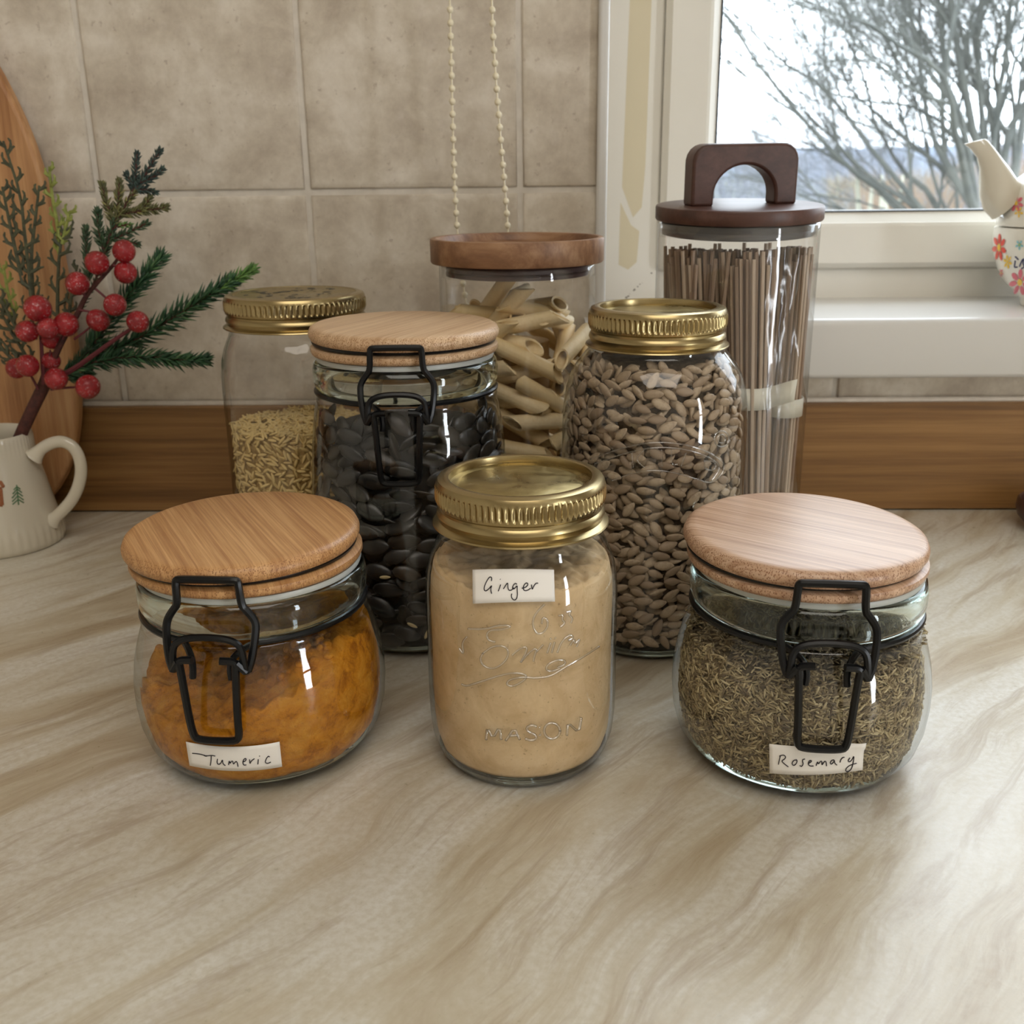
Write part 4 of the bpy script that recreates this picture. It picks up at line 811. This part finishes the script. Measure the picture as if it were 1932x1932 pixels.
# ------------------------------------------------------------------ blind chain
ch = empty('blind_chain', (0, 0, 0), label='looped cream beaded blind chain hanging in front of the tiles', cat='blind chain')
CY = .722
pa = [at(840, -20, CY), at(849, 5, CY), at(853, 180, CY), at(857, 330, CY), at(862, 430, CY)]; pb = [at(924, -20, CY), at(926, 5, CY), at(937, 170, CY), at(948, 300, CY), at(959, 430, CY)]
pa = [Vector((pa[1].x - .001, CY, 1.0)), pa[1]] + pa[2:]; pb = [Vector((pb[1].x - .006, CY, 1.0)), pb[1]] + pb[2:]
bot = [Vector((-.0535, CY, .17)), Vector((-.045, CY, .135)), Vector((-.031, CY, .130)), Vector((-.0215, CY, .165))]
path = smooth_path(pa + bot + pb[::-1], 3)
MB().add(*tube(path, .0006, 6)).obj('cord', M['bead'], ch)
bme = mesh('bead', *sphere((0, 0, 0), .0021, 10, 8, 1, 1, 1.1), True, 0); bme.materials.append(M['bead'])
acc = 0; nxt = .003
for a, b in zip(path, path[1:]):
    l = (b - a).length
    while nxt < acc + l: link('bead', bme, None, ch, a.lerp(b, (nxt - acc) / l)); nxt += .0078
    acc += l
bevel(MB().add(*box(-.070, -.018, CY - .014, WY + .001, .99, 1.05)).obj('bracket', M['upvc'], ch, False), .004)

# ------------------------------------------------------------------ teapot set on the sill
TX, TYy, TZ = .3960, .818, .1475
tp = empty('teapot', (TX, TYy, TZ), label='cream teapot painted with bright flowers, standing on its cup on the windowsill', cat='teapot')
tc_ = empty('teacup', (TX, TYy, TZ), label='flower-painted footed cup lettered is, under the teapot on the windowsill', cat='cup')
CPf = [(.0190, 0), (.0225, .0004), (.0235, .003), (.0240, .006), (.0290, .011), (.0370, .019), (.0425, .028), (.0462, .038), (.0480, .047), (.0486, .055), (.0484, .0590), (.0470, .0594)]
MB().add(*lathe(CPf, 96, True, True)).obj('bowl', M['ceramic_w'], tc_, True, 60)
TPf = [(.0440, .0598), (.0474, .0604), (.0478, .0630), (.0474, .068), (.0455, .077), (.0420, .0865), (.0365, .095), (.0300, .1005), (.0240, .1035)]
MB().add(*lathe(TPf, 96, True, True)).obj('body', M['ceramic_w'], tp, True, 60)
lidt = MB().add(*lathe([(.0265, .1020), (.0270, .1036), (.0235, .1075), (.0150, .1110), (.0060, .1130)], 64, True, True)).add(*sphere((0, 0, .1180), .0070, 16, 12)).obj('lid', M['ceramic_w'], tp, True, 50)
TO = Vector((TX, TYy, TZ)); V = []; Fc = []
secs = [((1872, 414), (1935, 350)), ((1856, 396), (1918, 338)), ((1849, 372), (1905, 318)), ((1848, 345), (1891, 300)), ((1848, 318), (1880, 285)), ((1843, 297), (1870, 272)), ((1832, 282), (1863, 264)), ((1819, 272), (1858, 262))]
k = 20
for i, (a, b) in enumerate(secs):
    A, B = at(*a, TYy) - TO, at(*b, TYy) - TO; c_ = (A + B) / 2; h_ = (B - A) / 2; dep = h_.length * (.75 if i < 5 else .62)
    for j in range(k): t = 2 * PI * j / k; V.append(c_ + h_ * math.cos(t) + Vector((0, dep * math.sin(t), 0)))
for i in range(len(secs) - 1):
    for j in range(k): l = (j + 1) % k; Fc.append((i * k + j, i * k + l, (i + 1) * k + l, (i + 1) * k + j))
n0 = len(V); a_, b_ = secs[-1]; A, B = at(*a_, TYy) - TO, at(*b_, TYy) - TO; c_ = (A + B) / 2
for j in range(k): t = 2 * PI * j / k; V.append(c_ + (B - A) / 2 * .78 * math.cos(t) + Vector((0, (B - A).length / 2 * .46 * math.sin(t), -.0004)))
for j in range(k): l = (j + 1) % k; Fc.append(((len(secs) - 1) * k + j, (len(secs) - 1) * k + l, n0 + l, n0 + j))
for j in range(k): V.append(c_ + (Vector(V[n0 + j]) - c_) * .6 + Vector((.0045, 0, -.0045)))
for j in range(k): l = (j + 1) % k; Fc.append((n0 + j, n0 + l, n0 + k + l, n0 + k + j))
Fc.append(tuple(n0 + k + j for j in range(k)))
MB().add(V, Fc).obj('spout', M['ceramic'], tp, True, 60)
hs = [Vector((.030, -.036, .072)), Vector((.012, -.062, .078)), Vector((.004, -.078, .096)), Vector((.004, -.080, .116)), Vector((.010, -.066, .130)), Vector((.018, -.040, .128)), Vector((.020, -.022, .108))]
hs = [Vector((.040, .005, .070)), Vector((.062, .004, .074)), Vector((.074, .004, .090)), Vector((.070, .004, .108)), Vector((.052, .004, .112)), Vector((.034, .002, .098))]
MB().add(*tube(smooth_path(hs, 2), .0055, 12)).obj('handle', M['ceramic_w'], tp)
cols = {'r': plain('paint_red', (226, 84, 70), .3), 'y': plain('paint_yellow', (244, 200, 70), .3), 'p': plain('paint_pink', (226, 110, 124), .3), 'b': plain('paint_blue', (130, 196, 204), .3), 'n': plain('paint_navy', (52, 58, 104), .3), 'g': plain('paint_green', (150, 196, 110), .3)}
def flower(root, prof, u, v, R, m, mc, n=7, sx=.8):
    P = [(r, z + TZ) for r, z in prof]
    def h(x, y, l): return hit(x, y, TX, TYy, P, l)[0] - TO
    for k in range(n):
        a = 2 * PI * k / n + .3; cx_, cy_ = u + R * .62 * math.cos(a) * sx, v + R * .62 * math.sin(a); pts_ = [(cx_ + (R * .36 * math.cos(t) * math.cos(a) - R * .20 * math.sin(t) * math.sin(a)) * sx, cy_ + R * .36 * math.cos(t) * math.sin(a) + R * .20 * math.sin(t) * math.cos(a)) for t in np.linspace(0, 2 * PI, 10)[:-1]]
        q = [h(x, y, .0005) for x, y in pts_]; MB().add([h(cx_, cy_, .0006)] + q, [(0, i + 1, (i + 1) % 9 + 1) for i in range(9)]).obj('petal', cols[m], root)
    q = [h(u + R * .22 * math.cos(t) * sx, v + R * .26 * math.sin(t), .0006) for t in np.linspace(0, 2 * PI, 10)[:-1]]; MB().add([h(u, v, .0007)] + q, [(0, i + 1, (i + 1) % 9 + 1) for i in range(9)]).obj('flower_centre', cols[mc], root)
flower(tc_, CPf, 1886, 467, 27, 'r', 'y', 7, .5); flower(tc_, CPf, 1902, 494, 14, 'y', 'y', 6, .6); flower(tc_, CPf, 1925, 533, 26, 'p', 'y'); flower(tc_, CPf, 1924, 462, 10, 'b', 'g', 5); flower(tc_, CPf, 1890, 515, 8, 'p', 'y', 5, .5)
flower(tp, TPf, 1918, 383, 18, 'p', 'y', 7); flower(tp, TPf, 1923, 400, 11, 'y', 'y', 5)
TPos = (TX, TYy)
o = strokes('painted_lettering', tc_, tc_, TPos, [(r, z + TZ) for r, z in CPf], [[(1916, 492), (1914, 505), (1920, 504)], [(1916, 484)], [(1924, 503), (1929, 490), (1933, 488), (1930, 496), (1934, 503), (1928, 507)]], (0, 0, 1), .0005, cols['n'], lift=.0004, it=1)
o.location.z = -TZ

# dark wooden bowl at the edge of the frame
bx, by = .3730, .716
bw = empty('wooden_bowl', (bx, by, 0), label='small dark wooden bowl beside the oak upstand', cat='bowl')
MB().add(*lathe([(.012, 0), (.0145, .0006), (.0215, .0040), (.0262, .0095), (.0280, .0155), (.0274, .0210), (.0262, .0225), (.0250, .0215), (.0255, .0150), (.022, .0085), (.010, .0045)], 64, True, True)).obj('body', M['walnut'], bw)

# ------------------------------------------------------------------ the view outside
def gcol(name, c1, c2, sc): return grainy(name, c1, c2, sc, .95, 0)
GZ = -1.9
def ground(x, y): return GZ - .035 * max(0, y - 8) + 1.2 * noise.noise(Vector((x * .03, y * .03, 0))) * min(1, y / 60) + (.052 * max(0, y - 105))
V = []; xs = [-60 + 5 * i for i in range(57)]; ys = [1.3, 3, 6, 10, 15, 22, 30, 40, 52, 66, 80, 95, 110, 130, 150, 175, 200, 230, 260, 300]
for y in ys:
    for x in xs: V.append((x * (1 + y / 120), y, ground(x, y)))
W_ = len(xs); MB().add(V, [(j * W_ + i, j * W_ + i + 1, (j + 1) * W_ + i + 1, (j + 1) * W_ + i) for j in range(len(ys) - 1) for i in range(W_ - 1)]).obj('ground', gcol('winter_grass', (84, 88, 78), (104, 104, 92), .2), None, True, 0)['kind'] = 'structure'
hl = MB(); V = []; nx = 90
for i in range(nx):
    x = -160 + 6.5 * i; h_ = 5.2 + 2.2 * noise.noise(Vector((x * .012, 2, 0))) + 1.0 * noise.noise(Vector((x * .06, 5, 0))) + .5 * noise.noise(Vector((x * .3, 5, 0)))
    V += [(x, 285, -12), (x, 300, h_), (x, 330, h_ - .6), (x, 345, -12)]
hl.add(V, [(i * 4 + k, i * 4 + 4 + k, i * 4 + 5 + k, i * 4 + 1 + k) for i in range(nx - 1) for k in range(3)])
tag(hl.obj('hills', gcol('hazy_hill', (104, 116, 134), (124, 136, 152), .05), None, True, 0), kind='structure')  # aerial haze is painted into the pale bluish hill colour
def grow(mb, p, d, l, r, depth, maxd, spread=.55, up=.06, seg=5):
    k = 4; P = [p]; R = [r]; dd = d
    for i in range(k):
        dd = (dd + Vector((random.gauss(0, .11), random.gauss(0, .11), random.gauss(0, .11) + up))).normalized(); P.append(P[-1] + dd * l / k); R.append(max(r * (1 - .38 * (i + 1) / k), .0022))
    mb[min(depth, 1)].add(*tube(P, R, 6 if depth < 2 else (4 if depth < 4 else 3), caps=False))
    if depth >= maxd: return
    nb_ = 3 if depth < 3 else (4 if depth < 5 else 6)
    for j in range(nb_):
        t = random.uniform(.35, 1) if j else 1; q = t * k; a = min(int(q), k - 1); pp = P[a].lerp(P[a + 1], q - a)
        ax = dd.orthogonal().normalized(); ax = Matrix.Rotation(random.uniform(0, 2 * PI), 3, dd) @ ax
        nd = (Matrix.Rotation(random.uniform(.5, 1.1) * spread * (1 if j else .5), 3, ax) @ dd).normalized()
        grow(mb, pp, nd, l * random.uniform(.62, .85), r * (.62 if j == 0 else .48), depth + 1, maxd, spread, up)
mbark = gcol('winter_bark', (78, 82, 80), (104, 106, 100), 4)
def tree(base, limbs, r, maxd, label, group, m=mbark, up=.05, spread=.62):
    root = empty('bare_tree', base, label=label, cat='tree', group=group); mb = [MB(), MB()]
    for d, l, rr in limbs: grow(mb, Vector((0, 0, 0)) + Vector(d[3:]) if len(d) > 3 else Vector((0, 0, 0)), Vector(d[:3]).normalized(), l, rr, 0, maxd, spread, up)
    mb[0].obj('trunk', m, root, True, 0); mb[1].obj('branches', m, root, True, 0)
random.seed(21)
P0 = at(1900, 560, 13.0); bz = GZ - .2; st = P0.z - bz
trk = empty('bare_tree', (P0.x, 13.0, bz), label='big leafless tree spreading over the garden beyond the window', cat='tree', group='trees beyond the window'); mb = [MB(), MB()]
mb[0].add(*tube([(0, 0, 0), (.02, 0, st * .5), (0, 0, st)], [.26, .22, .19], 10, caps=False))
for u, v, l, rr in ((1500, 250, 2.0, .060), (1560, 60, 2.1, .070), (1640, 180, 1.8, .060), (1700, 0, 2.2, .075), (1800, 40, 2.2, .085), (1880, 0, 2.2, .08), (1760, -200, 2.0, .07), (1960, 60, 2.1, .08), (2050, 180, 2.0, .07), (1600, 330, 1.6, .045), (1530, 150, 2.2, .050), (1840, 200, 1.6, .06)):
    q = at(u, v, 13.0) - Vector((P0.x, 13, bz)); s = Vector((random.uniform(-.03, .03), random.uniform(-.03, .03), st * random.uniform(.93, 1)))
    grow(mb, s, (q - s + Vector((0, random.uniform(-.9, .9), 0))).normalized(), l, rr, 1, 6, .62, .03)
mb[0].obj('trunk', mbark, trk, True, 0); mb[1].obj('branches', mbark, trk, True, 0)
def thicket(name, u0, u1, y0, y1, topf, n, m, label):
    mb_ = MB()
    for k in range(n):
        y = random.uniform(y0, y1); u = random.uniform(u0, u1); p = at(u, topf(u) + 160 * random.random() ** 1.3, y); g = ground(p.x, y)
        z = max(p.z, g + .05); d = Vector((random.gauss(0, .5), random.gauss(0, .3), random.uniform(.1, 1))).normalized(); l = random.uniform(.35, .95) * y / 50
        a = Vector((p.x, y, z)); q = d.orthogonal().normalized() * .011 * y / 50; w_ = d.cross(q); mid = a + d * l * .5 + Vector((random.gauss(0, .05), 0, random.gauss(0, .05))); e = a + d * l
        mb_.add([a + q, a - q * .5 + w_, a - q * .5 - w_, mid + q * .7, mid - q * .4 + w_ * .7, mid - q * .4 - w_ * .7, e], [(0, 1, 4, 3), (1, 2, 5, 4), (2, 0, 3, 5), (3, 4, 6), (4, 5, 6), (5, 3, 6)])
    tag(mb_.obj(name, m, None, True, 0), label, 'hedge', kind='stuff')
random.seed(9)
tp_ = lambda u: 296 + 14 * noise.noise(Vector((u * .02, 3, 0))) + 10 * noise.noise(Vector((u * .06, 8, 0)))
thicket('distant_hedgerow', 300, 2100, 82, 96, tp_, 26000, nmat('far_twigs', (112, 122, 138), (138, 146, 158), (158, 164, 174)), 'hazy blue-grey leafless hedgerow on the far slope beyond the window')  # twig colours lightened and blued to carry the haze of distance
thicket('garden_hedge', 1560, 2150, 39, 42, lambda u: 345 - .05 * (u - 1600) + 26 * noise.noise(Vector((u * .014, 5, 0))), 9000, nmat('near_twigs', (96, 92, 80), (140, 124, 104), (152, 156, 132)), 'brown and olive twiggy garden hedge behind the flowered teapot')
random.seed(5)
mhz = gcol('hazy_twigs', (120, 124, 136), (150, 152, 160), .8); mbr = gcol('brown_twigs', (134, 112, 92), (164, 140, 118), 1.5); mpa = gcol('pale_trunk', (168, 168, 152), (190, 188, 172), 2)  # hazy twigs have the distance haze mixed into their colour
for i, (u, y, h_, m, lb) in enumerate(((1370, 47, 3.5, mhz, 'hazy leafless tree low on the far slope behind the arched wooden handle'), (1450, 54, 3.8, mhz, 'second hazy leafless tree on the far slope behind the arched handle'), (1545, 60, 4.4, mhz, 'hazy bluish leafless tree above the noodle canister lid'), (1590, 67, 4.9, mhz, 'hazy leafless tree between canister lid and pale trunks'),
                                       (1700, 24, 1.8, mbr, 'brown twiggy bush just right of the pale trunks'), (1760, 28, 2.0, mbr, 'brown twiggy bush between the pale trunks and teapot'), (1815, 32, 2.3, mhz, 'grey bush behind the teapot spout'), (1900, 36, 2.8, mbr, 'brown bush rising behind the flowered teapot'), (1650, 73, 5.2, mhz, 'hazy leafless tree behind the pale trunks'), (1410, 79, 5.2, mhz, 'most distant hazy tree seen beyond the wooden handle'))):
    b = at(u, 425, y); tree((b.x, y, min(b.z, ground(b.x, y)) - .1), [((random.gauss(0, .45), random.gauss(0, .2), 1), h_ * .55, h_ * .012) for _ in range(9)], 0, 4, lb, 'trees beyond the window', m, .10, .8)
for i, (u, dv) in enumerate(((1621, -4), (1638, 8), (1662, 2), (1676, -10), (1690, 14))):
    y = 15 + 1.6 * i; b = at(u, 430, y); t = at(u + dv, 330 + 12 * (i % 2), y); r0 = empty('pale_tree_trunk', (b.x, y, ground(b.x, y) - .1), label=f'{("first", "second", "third", "fourth", "fifth")[i]} slim pale trunk from the canister lid towards the teapot, beyond the window', cat='tree trunk', group='pale trunks beyond the window')
    B = Vector((b.x, y, ground(b.x, y) - .1)); MB().add(*tube([Vector((0, 0, 0)), (b - B) , (t - B)], [.055, .042, .022], 7)).obj('trunk', mpa, r0)
    mb = [MB(), MB()]; grow(mb, t - B, Vector((random.gauss(0, .2), 0, 1)).normalized(), .3, .012, 1, 2, .5, .12); mb[1].obj('branches', mhz, r0, True, 0)
